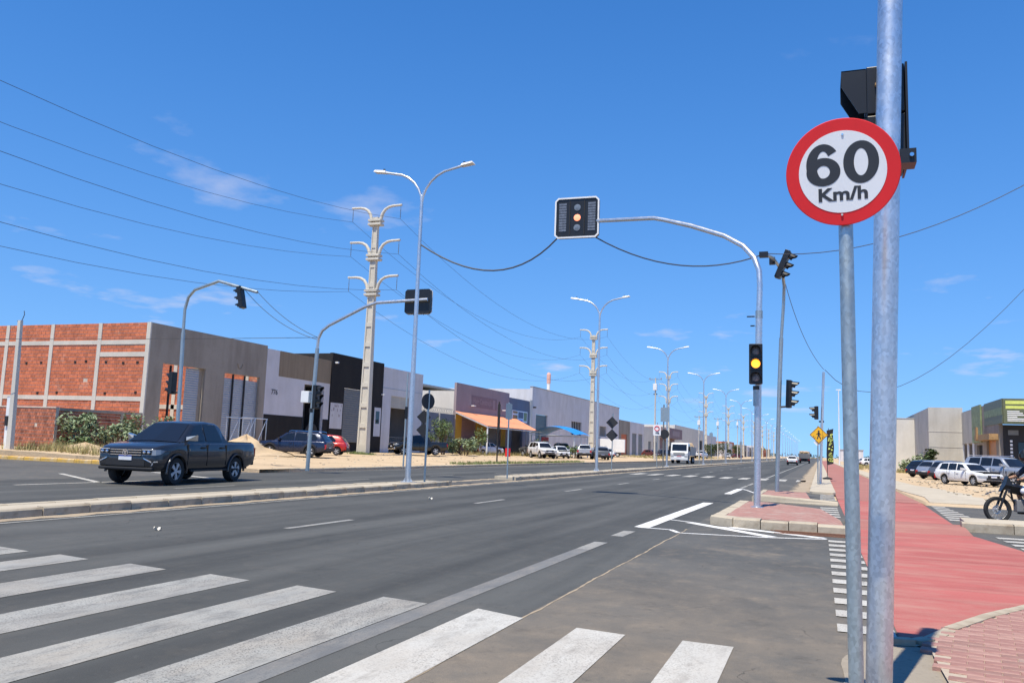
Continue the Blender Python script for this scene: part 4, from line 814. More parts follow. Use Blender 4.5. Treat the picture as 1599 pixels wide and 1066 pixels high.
# distribution poles with transformer boxes
for i, (y, h, lab) in enumerate(((130, 12.8, 'thin grey distribution pole with white transformer box above the notice sign'), (181, 9.2, 'distribution pole with crossarm and transformer beyond the white lorry'), (216, 10.3, 'far distribution pole with wide crossarm down the left kerb'), (270, 12.3, 'farthest distribution pole with crossarm down the left kerb'))):
    t = empty('distribution_pole', (-24.2, y, .2), 0, lab, 'utility pole'); MB().tube([(0, 0, -.1), (0, 0, h)], [.16, .1], 10).build('pole', M['rawconc'], t, True)
    MB().box(-.35, .25, -.3, .3, h-1.9, h-.9).build('transformer', M['white'], t, bevel=.03); MB().box(-1.0, 1.0, -.05, .05, h-.25, h-.12).build('crossarm', M['galv_sat'], t)
    for x in (-.9, 0, .9): MB().lathe([(.04, 0), (.07, .08), (.03, .2)], 8, T(x, 0, h-.12)).build('insulator', M['wood'], t)
    MB().box(-.3, .3, -.06, .06, h-2.6, h-2.45).build('bracket', M['black_matt'], t)
# leaning concrete post at the brick fence
t = empty('meter_post', (-39.1, 31.3, .15), 0, 'rectangular concrete post with meter box leaning beside the brick fence', 'post'); t.rotation_euler = (0, R(-2), 0)
MB().add([(-.16, -.12, -.1), (.16, -.12, -.1), (.16, .12, -.1), (-.16, .12, -.1), (-.1, -.08, 7.0), (.1, -.08, 7.0), (.1, .08, 7.0), (-.1, .08, 7.0)], [(0, 3, 2, 1), (4, 5, 6, 7), (0, 1, 5, 4), (1, 2, 6, 5), (2, 3, 7, 6), (3, 0, 4, 7)]).build('post', M['rawconc'], t)
MB().box(-.34, -.14, -.16, -.06, 1.5, 2.0).build('meter_box', M['black_matt'], t); MB().box(-.4, -.17, -.06, .04, .1, 3.0).build('conduit_board', M['white'], t); MB().tube([(.1, 0, 7.0), (.25, 0, 7.3), (.2, 0, 7.5)], .02, 5).tube([(-.1, 0, 6.8), (-.22, 0, 7.0)], .02, 5).build('wire_stub', M['wire'], t)
# pedestrian pole, warning sign and banner on the separator
t = empty('pedestrian_signal', (.02, 47.4, .12), 0, 'slim pole with small pedestrian signal beside the yellow diamond sign', 'traffic light')
MB().tube([(0, 0, 0), (.1, 0, 3), (.22, 0, 5.95)], .07, 10).build('pole', M['galv'], t, True); signal_head(t, (-.18, -.02, 3.75), -85, 0, 2); MB().box(-.05, .22, -.05, .05, 3.25, 3.33).build('bracket', M['black'], t)
t = empty('pedestrian_warning_sign', (-.1, 46.3, .12), 0, 'yellow diamond pedestrian crossing warning sign on the separator strip', 'sign')
MB().tube([(0, 0, 0), (.02, 0, 3.0)], .035, 10).build('post', M['galv_sat'], t, True)
D = T(.06, -.05, 2.55) @ RX(90)
pl = MB().prism([(0, -.46), (.46, 0), (0, .46), (-.46, 0)], -.004, .004, D).build('plate', M['yellow'], t); bo = MB()
for a, b_ in (((0, -.43), (.43, 0)), ((.43, 0), (0, .43)), ((0, .43), (-.43, 0)), ((-.43, 0), (0, -.43))): bo.prism(line(a, b_, .022), .0045, .007, D)
bo.build('border', M['sign_black'], pl)
fg = MB().lathe([(.045, .0045), (.045, .007)], 14, D @ T(0, .19, 0))
for a, b_, w in (((0, .14), (0, -.03), .1), ((0, .1), (.12, 0), .035), ((0, .1), (-.12, .02), .035), ((.01, -.02), (.1, -.22), .05), ((-.01, -.02), (-.08, -.22), .05), ((.17, -.12), (.21, -.2), .03), ((-.17, -.12), (-.21, -.2), .03), ((.23, -.06), (.27, -.13), .03), ((-.23, -.06), (-.27, -.13), .03)): fg.prism(line(a, b_, w), .0045, .007, D)
fg.build('walking_figure', M['sign_black'], pl); MB().prism([(0, -.42), (.42, 0), (0, .42), (-.42, 0)], -.004, .004, T(.0, -.02, 2.15) @ RX(90) @ Matrix.Scale(.45, 4)).build('lower_plate', M['white'], t)
t = empty('feather_banner', (.45, 58, .12), 0, 'black and yellow feather banner leaning beside the faded cycle path', 'banner')
MB().tube([(0, 0, 0), (.02, 0, 2.2), (.1, 0, 3.3)], .02, 6).build('pole', M['black_matt'], t)
fb = MB().grid([[(-.02 + .02*math.sin(z*3), 0, z), (.4 + .03*math.sin(z*4), .02*math.sin(z*5), z + .12)] for z in [.9 + .25*k for k in range(10)]]).build('fabric', M['black_matt'], t)
for k in range(34):
    z, x, q = rnd.uniform(1.0, 2.9), rnd.uniform(.04, .3), rnd.uniform(.07, .13); MB().sheet([(x, z), (x+q, z+.03), (x+q*.9, z+q), (x+.02, z+q*1.2)], .035, RX(90)).build('yellow_print', M['lime'], fb)
MB().lathe([(.3, 0), (.3, .08), (.05, .15)], 14).build('base_weight', M['black_matt'], t)
t = empty('lamp_mast', (3.9, 190, 0), 0, 'pale slim far mast beside the cycle path', 'pole'); MB().tube([(0, 0, 0), (0, 0, 16)], [.16, .09], 10).build('pole', M['white'], t, True); MB().box(-.5, .5, -.1, .1, 15.9, 16.1).build('crossarm', M['white'], t)

# ================================================================ VEHICLES
def interp(tab, s):
    if s <= tab[0][0]: return tab[0][1]
    for (a, va), (b_, vb) in zip(tab, tab[1:]):
        if s <= b_: return va + (vb-va)*(s-a)/(b_-a) if b_ > a else vb
    return tab[-1][1]
WHEELS = {}
def wheel_mesh(r, w, rimm, spokes):
    key = (r, w, rimm, spokes)
    if key not in WHEELS:
        A = RX(90)
        ty = MB().lathe([(r*.62, -w/2+.01), (r*.66, -w/2), (r*.93, -w/2), (r, -w/2+.05), (r, w/2-.05), (r*.93, w/2), (r*.66, w/2), (r*.62, w/2-.01)], 28, A, True).mesh('tyre', M['rubber'], 40)
        rm = MB().lathe([(r*.64, -.02), (r*.66, w/2-.02), (r*.6, w/2-.015), (r*.58, w/2-.05)], 28, A, True)
        for k in range(spokes):
            a = 2*math.pi*k/spokes
            d = .62*math.pi/spokes; P = [(.1, -d*1.6), (.63, -d*.62), (.63, d*.62), (.1, d*1.6)]; y0 = -(w/2-.012)
            rm.prism([(math.cos(a+q)*r*f, math.sin(a+q)*r*f) for f, q in P], 0, .03, T(0, y0+.03, 0) @ RX(90))
        rm.lathe([(r*.16, 0), (r*.14, .02)], 12, T(0, -(w/2-.03), 0) @ A)
        dk = MB().lathe([(r*.63, 0), (r*.63, .01)], 20, T(0, -(w/2-.08), 0) @ A).mesh('brake_disc', M['dark'])
        WHEELS[key] = (ty, rm.mesh('rim', M[rimm], 40), dk)
    return WHEELS[key]
def add_wheel(root, s, y, r, w, rimm='rim', spokes=5, steer=0):
    ty, rm, dk = wheel_mesh(r, w, rimm, spokes)
    o = link('wheel', ty, root); o.location = (s, y, r); o.rotation_euler = (0, rnd.uniform(0, 1), (0 if y < 0 else math.pi) + steer)
    link('rim', rm, o); link('brake_disc', dk, o)
def car(name, spec, loc, heading, label, group=None, paint_=None, detail=True, cat='car', steer=0):
    """x forward, y left; heading = compass bearing (deg, clockwise from +Y) the nose points to"""
    S = spec; L_, W2 = S['L'], S['W']/2; r = S['r']; half = L_/2
    root = empty(name, loc, R(90-heading), label, cat, group); X = lambda s: half - s
    fw, rw = S['fo'], S['fo']+S['wb']; Ra = r*1.17; sill = S.get('sill', .3); top = S['top']; zbelt = S['belt']
    st = sorted(set([0, .04, .1, .2, .35, L_-.3, L_-.15, L_-.05, L_] + [q[0] for q in top] + [fw+Ra*math.cos(R(a)) for a in range(0, 181, 15)] + [rw+Ra*math.cos(R(a)) for a in range(0, 181, 15)] + [L_*k/14 for k in range(15)]))
    st = [q for q in st if 0 <= q <= L_]
    rows = []
    def hw(s): return W2*interp([(0, .84), (.06, .9), (.2, .955), (.5, .985), (1, 1), (L_-.6, 1), (L_-.15, .97), (L_, .93)], s)
    for s in st:
        zt = interp(top, s); zb = interp([(0, sill+.12), (.15, sill), (L_-.5, sill+.02), (L_, sill+.17)], s)
        for c in (fw, rw):
            if abs(s-c) < Ra: zb = max(zb, r + math.sqrt(max(0, Ra*Ra-(s-c)**2)))
        h = hw(s); d = zt-zb
        sec = [(h-.07, zb), (h-.015, zb+d*.12), (h, zb+d*.38), (h-.012, zb+d*.68), (h-.035, zt-.07), (h-.075, zt-.018), (h-.14, zt), (0, zt+S.get('crown', .025))]
        rows.append([(X(s), y, z) for y, z in sec] + [(X(s), -y, z) for y, z in reversed(sec[:-1])])
    pm = M[paint_]
    mb = MB().grid(rows); n = len(rows[0]); mb.f.append(tuple(range(n))); e = (len(rows)-1)*n; mb.f.append(tuple(e+k for k in reversed(range(n))))
    body = mb.build('body', pm, root, 42)
    MB().box(X(L_-.12), X(.12), -W2+.26, W2-.26, sill-.02, min(zbelt, 1.0)).build('underbody', M['dark'], root)
    # cabin
    gt = S['roof']; k = S.get('tumble', .36); zr = max(z for _, z in gt)
    pl = lambda z: W2-.1-(z-zbelt)*k
    g0, g1 = gt[0][0], gt[-1][0]; gs = sorted(set([q[0] for q in gt] + [g0+(g1-g0)*i/16 for i in range(17)])); rows = []
    for s in gs:
        z = max(interp(gt, s), zbelt+.005); zc = max(zbelt, z-.07)
        sec = [(pl(zbelt), zbelt-.03), (pl(zc), zc), (pl(z)-.05, z-.012), (pl(z)-.15, z+.004), (0, z+.02)]
        rows.append([(X(s), y, q) for y, q in sec] + [(X(s), -y, q) for y, q in reversed(sec[:-1])])
    cab = MB().grid(rows).build('cabin', pm, root, 42)
    def roofz(s): return interp(gt, s)
    for poly in S['win']:   # side windows, slightly proud of the cabin side
        for sgn in (-1, 1):
            vs = [(X(s), sgn*(pl(z)+.006), z) for s, z in poly]; MB().add(vs, [tuple(range(len(vs)))]).build('side_window', M['glass'], cab)
    def screen(nm, s0, s1, inset=.1, off=.012):
        v = []
        for s in (s0, s1):
            z = roofz(s); y = pl(z)-inset; v.append((s, z, y))
        dx, dz = v[1][0]-v[0][0], v[1][1]-v[0][1]; ln = math.hypot(dx, dz); nx, nz = -dz/ln, dx/ln
        if nz < 0: nx, nz = -nx, -nz
        P = [(X(s+nx*off), y, z+nz*off+.016*0) for s, z, y in v]
        vs = [P[0], P[1], (P[1][0], -P[1][1], P[1][2]), (P[0][0], -P[0][1], P[0][2])]
        mid = [(X(v[0][0]+nx*(off+.02)), 0, v[0][1]+nz*(off+.02)), (X(v[1][0]+nx*(off+.02)), 0, v[1][1]+nz*(off+.02))]
        MB().add([vs[0], vs[1], mid[1], mid[0], vs[2], vs[3]], [(0, 1, 2, 3), (3, 2, 4, 5)]).build(nm, M['glass'], cab)
    screen('windscreen', *S['ws']); screen('rear_window', *S['rs'])
    for c in (fw, rw):
        for sgn in (-1, 1): add_wheel(root, X(c), sgn*(W2-.13), r, S.get('tw', .23), S.get('rim', 'rim'), S.get('spokes', 5), steer if c == fw else 0)
    # arch trims
    if S.get('flare'):
        for c in (fw, rw):
            for sgn in (-1, 1):
                MB().tube([(X(c+(Ra+.01)*math.cos(R(a))), sgn*(hw(c)+.0), r+(Ra+.01)*math.sin(R(a))) for a in range(-8, 189, 14)], .035, 6).build('wheel_arch', M[S['flare']] if S['flare'] != 'body' else pm, body, 60)
    z0 = interp(top, .05)
    for sgn in (-1, 1):
        hz = S.get('hl', z0-.16); MB().add([(X(-.014), sgn*W2*.52, hz-.085), (X(-.01), sgn*(hw(0)-.005), hz-.08), (X(.06), sgn*(hw(.06)+.012), hz-.075), (X(.2), sgn*(hw(.2)+.012), hz-.05), (X(.42), sgn*(hw(.42)+.008), hz+.05), (X(.2), sgn*(hw(.2)+.006), hz+.075), (X(.06), sgn*(hw(.06)+.004), hz+.075), (X(-.01), sgn*(hw(0)-.01), hz+.07), (X(-.014), sgn*W2*.52, hz+.06)], [(0, 1, 7, 8), (1, 2, 6, 7), (2, 3, 5, 6), (3, 4, 5)]).build('headlight', M['lens'], body, bevel=0)
        zt = interp(top, L_)-.1; th = S.get('tl', .3); MB().box(X(L_+.012), X(L_-.14), *sorted((sgn*(hw(L_)-.2), sgn*(hw(L_)+.012))), zt-th, zt-.02).build('tail_light', M['tail'], body)
        zm = zbelt+.05; sm = S['ws'][0]+.25; MB().add([(X(sm), sgn*(W2-.1), zm), (X(sm+.1), sgn*(W2+.14), zm-.01), (X(sm+.22), sgn*(W2+.14), zm), (X(sm+.2), sgn*(W2-.1), zm), (X(sm), sgn*(W2-.1), zm+.1), (X(sm+.08), sgn*(W2+.16), zm+.15), (X(sm+.2), sgn*(W2+.15), zm+.16), (X(sm+.2), sgn*(W2-.1), zm+.1)], [(0, 3, 2, 1), (4, 5, 6, 7), (0, 1, 5, 4), (1, 2, 6, 5), (2, 3, 7, 6), (3, 0, 4, 7)]).build('mirror', M[S['mirror']] if S.get('mirror') else pm, cab)
        for s in S['doors']: MB().box(X(s+.012), X(s), *sorted((sgn*(hw(s)-.03), sgn*(hw(s)+.0035))), sill+.12, zbelt-.06).build('door_gap', M['dark'], body)
        for s in S['handles']: MB().box(X(s+.2), X(s), *sorted((sgn*(hw(s)-.05), sgn*(hw(s)+.02))), zbelt-.17, zbelt-.13).build('door_handle', M['black'] if S.get('mirror') else pm, body)
    bz = sill+.02
    MB().box(X(.1), X(-.015), -W2*.62, W2*.62, bz+.12, bz+.26).build('lower_grille', M['black_matt'], body)
    gz = S.get('gz', (z0-.24, z0-.06)); MB().box(X(.1), X(-.012), -W2*.5, W2*.5, *gz).build('grille', M['black'], body)
    for pz, px in ((bz+.32, -.03), (S.get('rpz', .62), L_+.02)):
        q = sorted((X(px), X(px) + (-.03 if px < 0 else .03))); p_ = MB().box(*q, -.2, .2, pz-.065, pz+.065).build('number_plate', M['plate'], body); 
        MB().box(q[0]-.002, q[1]+.002, -.2, .2, pz+.035, pz+.067).build('plate_band', M['plate_blue'], p_)
    MB().box(X(L_+.03), X(L_-.2), -W2*.9, W2*.9, sill+.1, sill+.32).build('rear_bumper', M[S.get('bump', 'black_matt')], body, bevel=.03)
    if S.get('rails'):
        for sgn in (-1, 1): MB().tube([(X(gt[1][0]+.2), sgn*(pl(zr)-.06), zr+.0), (X(gt[1][0]+.35), sgn*(pl(zr)-.06), zr+.06), (X(gt[-2][0]-.2), sgn*(pl(zr)-.06), zr+.05), (X(gt[-2][0]), sgn*(pl(zr)-.06), zr-.01)], .02, 6).build('roof_rail', M['chrome'], cab)
    return root
for nm, c, me_, ro in (('paint_graphite', (.032, .036, .045), .5, .24), ('paint_navy', (.012, .02, .055), .3, .25), ('paint_red', (.5, .02, .015), .1, .3), ('paint_black', (.012, .012, .013), .1, .25), ('paint_white', (.78, .78, .78), 0, .35), ('paint_silver', (.5, .52, .55), .6, .35), ('paint_grey', (.16, .165, .175), .5, .35), ('paint_wine', (.12, .03, .03), .1, .4)):
    M[nm] = carpaint(nm, c, me_, ro)
PICK = dict(L=5.25, W=1.94, r=.385, fo=.93, wb=3.1, sill=.4, belt=1.2, flare='body', mirror='chrome', tumble=.38, tw=.25,
    top=[(0, .93), (.05, 1.0), (.16, 1.05), (.4, 1.11), (.9, 1.165), (1.2, 1.19), (3.5, 1.2), (3.56, 1.205), (5.2, 1.215), (5.25, 1.18)], roof=[(1.12, 1.19), (1.95, 1.735), (2.2, 1.79), (2.75, 1.82), (3.2, 1.79), (3.34, 1.74), (3.6, 1.2)],
    win=[[(1.5, 1.24), (2.02, 1.68), (2.38, 1.74), (2.36, 1.24)], [(2.45, 1.24), (2.47, 1.745), (3.1, 1.725), (3.34, 1.24)]], ws=(1.16, 1.93), rs=(3.57, 3.36), doors=(1.42, 2.4, 3.42), handles=(2.1, 3.1), hl=.9, gz=(.78, .98), rpz=.75)
SUV = dict(L=4.72, W=1.86, r=.36, fo=.9, wb=2.75, sill=.3, belt=1.02, flare='black_matt', tumble=.32, rails=True,
    top=[(0, .82), (.06, .88), (.3, .96), (1.2, 1.04), (4.2, 1.06), (4.6, 1.04), (4.72, .95)], roof=[(1.1, 1.03), (1.85, 1.54), (2.2, 1.61), (3.0, 1.64), (4.0, 1.58), (4.25, 1.5), (4.62, 1.04)],
    win=[[(1.45, 1.08), (2.0, 1.5), (2.5, 1.56), (2.48, 1.08)], [(2.56, 1.08), (2.58, 1.565), (3.35, 1.55), (3.35, 1.08)], [(3.43, 1.1), (3.43, 1.54), (3.85, 1.5), (4.1, 1.25), (4.0, 1.12)]], ws=(1.15, 1.83), rs=(4.55, 4.27), doors=(1.5, 2.52, 3.4), handles=(2.2, 3.1))
HATCH = dict(L=3.95, W=1.68, r=.3, fo=.78, wb=2.47, sill=.24, belt=.92, tumble=.3, tw=.19,
    top=[(0, .68), (.08, .76), (.3, .83), (1.0, .93), (3.5, .95), (3.85, .93), (3.95, .8)], roof=[(.9, .92), (1.6, 1.38), (1.95, 1.46), (2.6, 1.49), (3.3, 1.43), (3.5, 1.36), (3.84, .94)],
    win=[[(1.25, .97), (1.72, 1.36), (2.12, 1.42), (2.1, .97)], [(2.18, .97), (2.2, 1.425), (2.85, 1.41), (3.15, 1.1), (3.1, .98)]], ws=(.95, 1.58), rs=(3.8, 3.52), doors=(1.25, 2.14, 3.0), handles=(1.85, 2.75))
WAGON = dict(HATCH); WAGON.update(L=4.15, top=[(0, .62), (.05, .72), (.25, .79), (1.1, .88), (3.9, .9), (4.1, .88), (4.15, .75)], belt=.88, roof=[(1.1, .87), (1.65, 1.28), (1.9, 1.35), (2.6, 1.38), (3.6, 1.36), (3.85, 1.3), (4.1, .88)],
    win=[[(1.4, .92), (1.78, 1.26), (2.2, 1.31), (2.2, .92)], [(2.28, .92), (2.28, 1.315), (2.95, 1.32), (2.95, .92)], [(3.02, .92), (3.02, 1.32), (3.6, 1.3), (3.75, .95)]], ws=(1.14, 1.63), rs=(4.05, 3.87), doors=(1.35, 2.24, 2.98), handles=(1.95, 2.7), spokes=7)
BIG = dict(SUV); BIG.update(L=4.8, W=1.88, r=.39, sill=.42, belt=1.2, flare=None, top=[(0, .95), (.08, 1.04), (.35, 1.1), (1.3, 1.19), (4.5, 1.21), (4.75, 1.19), (4.8, 1.1)], roof=[(1.25, 1.19), (1.85, 1.72), (2.1, 1.8), (3.2, 1.84), (4.5, 1.8), (4.62, 1.74), (4.78, 1.2)],
    win=[[(1.55, 1.25), (2.0, 1.68), (2.5, 1.75), (2.5, 1.25)], [(2.58, 1.25), (2.58, 1.755), (3.4, 1.76), (3.4, 1.25)], [(3.5, 1.25), (3.5, 1.755), (4.3, 1.74), (4.4, 1.25)]], ws=(1.28, 1.83), rs=(4.76, 4.64), doors=(1.55, 2.54, 3.45), handles=(2.2, 3.1))
# --- the pickup on the road
pk = car('pickup_truck', PICK, (-19.26, 21.58, .005), 172, 'dark graphite double-cab pickup driving on the opposite carriageway', None, 'paint_graphite', cat='pickup')
pk.scale = (1.06, 1.06, 1.06)
bd = [o for o in pk.children if o.name.startswith('body')][0]; X0 = 2.625
for z in (.82, .89, .955): MB().box(X0-.02, X0+.022, -.48, .48, z-.008, z+.008).build('chrome_bar', M['chrome'], bd)
MB().lathe([(.085, 0), (.085, .012), (.07, .012), (.07, 0)], 24, T(X0+.03, 0, .885) @ RY(90), True).build('badge_ring', M['chrome'], bd)
bg_ = MB()
for a, b_ in (((-.045, .05), (0, -.055)), ((.045, .05), (0, -.055)), ((-.02, .05), (0, .005)), ((.02, .05), (0, .005))): bg_.prism(line(a, b_, .016), 0, .012, T(X0+.032, 0, .885) @ RY(90) @ RZ(90))
bg_.build('badge_letters', M['chrome'], bd)
MB().box(X0-.14, X0+.01, -.84, .84, .41, .5).build('bumper_lip', M['black_matt'], bd, bevel=.03); MB().box(X0-.15, X0+.012, -.6, .6, .52, .6).build('bumper_intake', M['black_matt'], bd)
for s in (-1, 1):
    MB().add([(X0-.1, s*.93, .64), (X0+.0, s*.8, .62), (X0+.028, s*.58, .72), (X0+.028, s*.56, .75), (X0+.0, s*.8, .66), (X0-.1, s*.93, .67)], [(0, 1, 4, 5), (1, 2, 3, 4)]).build('chrome_trim', M['chrome'], bd)
    MB().lathe([(.06, 0), (.05, .02)], 12, T(X0-.03, s*.78, .585) @ RY(90)).build('fog_lamp', M['lens'], bd); MB().box(-1.55, 1.0, *sorted((s*.9, s*.96)), .36, .42).build('side_step', M['black_matt'], bd)
    MB().box(-1.82, -1.8, *sorted((s*.72, s*.93)), .28, .62).build('mud_flap', M['black_matt'], bd); MB().box(1.12, 1.16, *sorted((s*.962, s*.975)), .98, 1.0).build('side_repeater', M['amber_lit'] if False else M['chrome'], bd)
MB().box(-2.55, -1.0, -.8, .8, 1.2, 1.235).build('bed_cover', M['black_matt'], bd)
MB().tube([(X0-1.45, .1, 1.23), (X0-1.5, .45, 1.235)], .02, 6).build('dashboard_paper', M['white'], bd)
for s in (-1, 1):
    MB().box(X0-.06, X0+.02, *sorted((s*.5, s*.8)), .835, .96).build('lamp_bezel', M['black'], bd)
    for y in (.58, .72): MB().lathe([(.052, 0), (.045, .02), (.02, .035)], 16, T(X0+.02, s*y, .9) @ RY(90)).build('projector', M['chrome'], bd)
    MB().box(X0+.018, X0+.03, *sorted((s*.5, s*.81)), .962, .975).build('running_light', M['white'], bd)
    MB().box(-2.5, 2.3, *sorted((s*.955, s*.972)), .93, .945).build('crease_line', M['paint_graphite'], bd)
# --- cars on the left lot
car('parked_suv', SUV, (-32.9, 47.35, .34), -104, 'navy blue SUV with silver roof rails parked nose-in before the black unit', None, 'paint_navy', cat='suv')
car('parked_hatchback', HATCH, (-35.0, 53.6, .4), -112, 'red hatchback parked beyond the navy blue SUV', None, 'paint_red')
pk2 = car('parked_pickup', PICK, (-35.2, 70.0, .43), -138, 'black pickup with chrome bumper parked before the white unit with half-raised door', None, 'paint_black', cat='pickup')
MB().box(2.5, 2.66, -.85, .85, .45, .68).build('chrome_bumper', M['chrome'], pk2, bevel=.04)
CL = [('parked_pickup', PICK, (-32.6, 97.5, .34), -60, 'dark grey pickup behind the red barrel under the orange awning', 'paint_grey', 'pickup'), ('parked_suv', BIG, (-29.9, 91.0, .3), 140, 'white SUV angled out from beside the orange awning', 'paint_white', 'suv'), ('parked_hatchback', HATCH, (-29.6, 97.3, .3), 150, 'white hatchback tucked behind the white SUV by the awning', 'paint_white', 'car'),
      ('parked_hatchback', HATCH, (-37.3, 92.6, .42), 30, 'small white car under the orange awning by the ochre pillars', 'paint_white', 'car'), ('parked_suv', BIG, (-34.8, 114, .4), -30, 'dark SUV parked under the blue tarpaulin shelter', 'paint_grey', 'suv'), ('parked_pickup', PICK, (-28.6, 104.8, .3), -14, 'silver pickup seen from behind next to the blue tarpaulin shelter', 'paint_silver', 'pickup'),
      ('parked_suv', SUV, (-26.2, 103.6, .25), -22, 'grey SUV seen from behind nearest the double diamond sign', 'paint_grey', 'suv'), ('parked_car', HATCH, (-27.6, 110.5, .3), -40, 'white hatchback half hidden behind the grey SUV', 'paint_white', 'car'), ('parked_car', HATCH, (-33.5, 176, .4), 120, 'dark red car parked beyond the white box van', 'paint_wine', 'car'),
      ('parked_car', SUV, (-31, 182, .4), 60, 'black SUV parked farther past the white box van', 'paint_black', 'suv'), ('parked_pickup', PICK, (-25.6, 195, .3), 10, 'white pickup far down the left verge behind the white lorry', 'paint_white', 'pickup'), ('parked_car', HATCH, (-26.5, 262, .3), 170, 'white car parked far down the left verge', 'paint_white', 'car'), ('parked_car', HATCH, (-27, 300, .3), 60, 'red car parked farthest down the left verge', 'paint_wine', 'car')]
for nm, sp_, loc, hd, lab, pt, ct in CL: car(nm, sp_, loc, hd, lab, None, pt, cat=ct)
# --- cars on the right lot
CR = [('parked_wagon', WAGON, (8.75, 59.3, .12), 148, 'white station wagon with dark bumper parked on the sand', 'paint_white', 'car'), ('parked_suv', BIG, (11.1, 61.6, .12), 142, 'tall silver SUV parked behind the white station wagon', 'paint_silver', 'suv'), ('parked_hatchback', HATCH, (9.6, 70.6, .12), 48, 'grey hatchback parked next to the white station wagon', 'paint_grey', 'car'),
      ('parked_hatchback', HATCH, (9.2, 74.6, .12), 50, 'silver hatchback parked between the grey and the black hatchbacks', 'paint_silver', 'car'), ('parked_suv', HATCH, (9.0, 80.6, .12), 52, 'black hatchback parked nearest the grey gable wall', 'paint_black', 'car'),
      ('parked_car', HATCH, (7.6, 190, .1), 60, 'white car far off beyond the pale boundary wall', 'paint_white', 'car'), ('parked_car', SUV, (9.8, 186, .1), 70, 'white SUV far off beyond the pale boundary wall', 'paint_white', 'suv')]
for nm, sp_, loc, hd, lab, pt, ct in CR: car(nm, sp_, loc, hd, lab, None, pt, cat=ct)
car('driving_suv', SUV, (-4.6, 158, .005), 0, 'white SUV driving away far ahead on the near carriageway', None, 'paint_white', cat='suv')
# --- lorries
def lorry(loc, heading, label, tipper=True, cabm='paint_white', bodym='rawconc'):
    t = empty('tipper_lorry', loc, R(90-heading), label, 'truck')
    MB().box(-3.6, 3.5, -.45, .45, .6, .95).build('chassis', M['dark'], t)
    c = MB().prism([(3.55, .55), (3.6, 1.45), (3.35, 1.7), (3.0, 2.75), (2.75, 2.85), (1.55, 2.8), (1.5, .7), (2.1, .7), (2.2, 1.1), (2.9, 1.1), (3.05, .6)], -1.18, 1.18, RX(90)).build('cab', M[cabm], t, bevel=.06)
    MB().add([(3.385, -1.0, 1.78), (3.385, 1.0, 1.78), (3.06, .98, 2.62), (3.06, -.98, 2.62)], [(0, 1, 2, 3)]).build('windscreen', M['glass'], c)
    for s in (-1, 1):
        MB().add([(2.95, s*1.186, 1.75), (2.75, s*1.186, 2.6), (1.75, s*1.186, 2.6), (1.75, s*1.186, 1.75)], [(0, 1, 2, 3)]).build('side_window', M['glass'], c)
        MB().box(3.58, 3.62, *sorted((s*.75, s*1.1)), .85, 1.1).build('headlight', M['lens'], c); MB().box(3.1, 3.25, *sorted((s*1.22, s*1.5)), 1.7, 2.35).build('mirror', M['black'], c)
    MB().box(3.585, 3.63, -.75, .75, 1.15, 1.5).build('grille', M['black_matt'], c); MB().box(3.45, 3.7, -1.2, 1.2, .45, .8).build('bumper', M[cabm], c, bevel=.04); MB().box(3.7, 3.72, -.25, .25, .55, .7).build('number_plate', M['plate'], c)
    for k in range(3): MB().box(3.63, 3.65, -.7, .7, 1.2+.1*k, 1.24+.1*k).build('grille_bar', M['white'], c)
    MB().box(3.62, 3.635, -.3, .3, .98, 1.04).build('badge_strip', M['red'], c)
    MB().add([(-3.9, -1.22, 1.15), (1.3, -1.22, 1.15), (1.3, 1.22, 1.15), (-3.9, 1.22, 1.15), (-4.1, -1.3, 2.25), (1.35, -1.3, 2.45), (1.35, 1.3, 2.45), (-4.1, 1.3, 2.25)], [(0, 3, 2, 1), (4, 5, 6, 7), (0, 1, 5, 4), (1, 2, 6, 5), (2, 3, 7, 6), (3, 0, 4, 7)]).build('tipper_body', M[bodym], t)
    ld = MB(); 
    for k in range(40): ld.lathe([(.001, -.2), (.3, -.05), (.22, .15), (.001, .22)], 6, T(rnd.uniform(-3.6, .9), rnd.uniform(-.9, .9), 2.4 + rnd.uniform(0, .35)) @ RZ(rnd.uniform(0, 90)))
    ld.build('load', M['sand'], t)
    for x in (2.55, -1.6, -2.75):
        for s in (-1, 1): add_wheel(t, x, s*1.02, .5, .3, 'white', 6)
    [MB().box(-4.1, -4.02, *sorted((q*.8, q*1.1)), .8, .95).build('rear_lamp', M['tail'], t) for q in (-1, 1)]
    return t
lorry((-18.2, 119.5, .005), 180, 'white tipper lorry loaded with rubble approaching on the opposite carriageway')
lorry((-3.4, 212, .005), 0, 'dark loaded tipper lorry driving away far ahead', True, 'paint_grey', 'steel')
t = empty('box_van', (-33.8, 140, .4), R(90+100), 'white box van with refrigeration unit parked past the white warehouse', 'van')
MB().box(-2.6, 1.6, -1.05, 1.05, .75, 2.95).build('cargo_box', M['white'], t, bevel=.04); c = MB().prism([(1.65, .45), (3.1, .45), (3.15, 1.1), (2.75, 1.35), (2.35, 2.15), (1.65, 2.25)], -.95, .95, RX(90)).build('cab', M['paint_white'], t, bevel=.05)
MB().add([(2.8, -.8, 1.38), (2.8, .8, 1.38), (2.42, .75, 2.1), (2.42, -.75, 2.1)], [(0, 1, 2, 3)]).build('windscreen', M['glass'], c); MB().box(1.55, 1.9, -.7, .7, 2.96, 3.3).build('cooling_unit', M['shutter'], t)
for s in (-1, 1): MB().add([(2.6, s*.956, 1.35), (2.3, s*.956, 2.0), (1.85, s*.956, 2.0), (1.85, s*.956, 1.35)], [(0, 1, 2, 3)]).build('side_window', M['glass'], c)
for x in (2.4, -1.4):
    for s in (-1, 1): add_wheel(t, x, s*.85, .36, .24, 'white', 6)
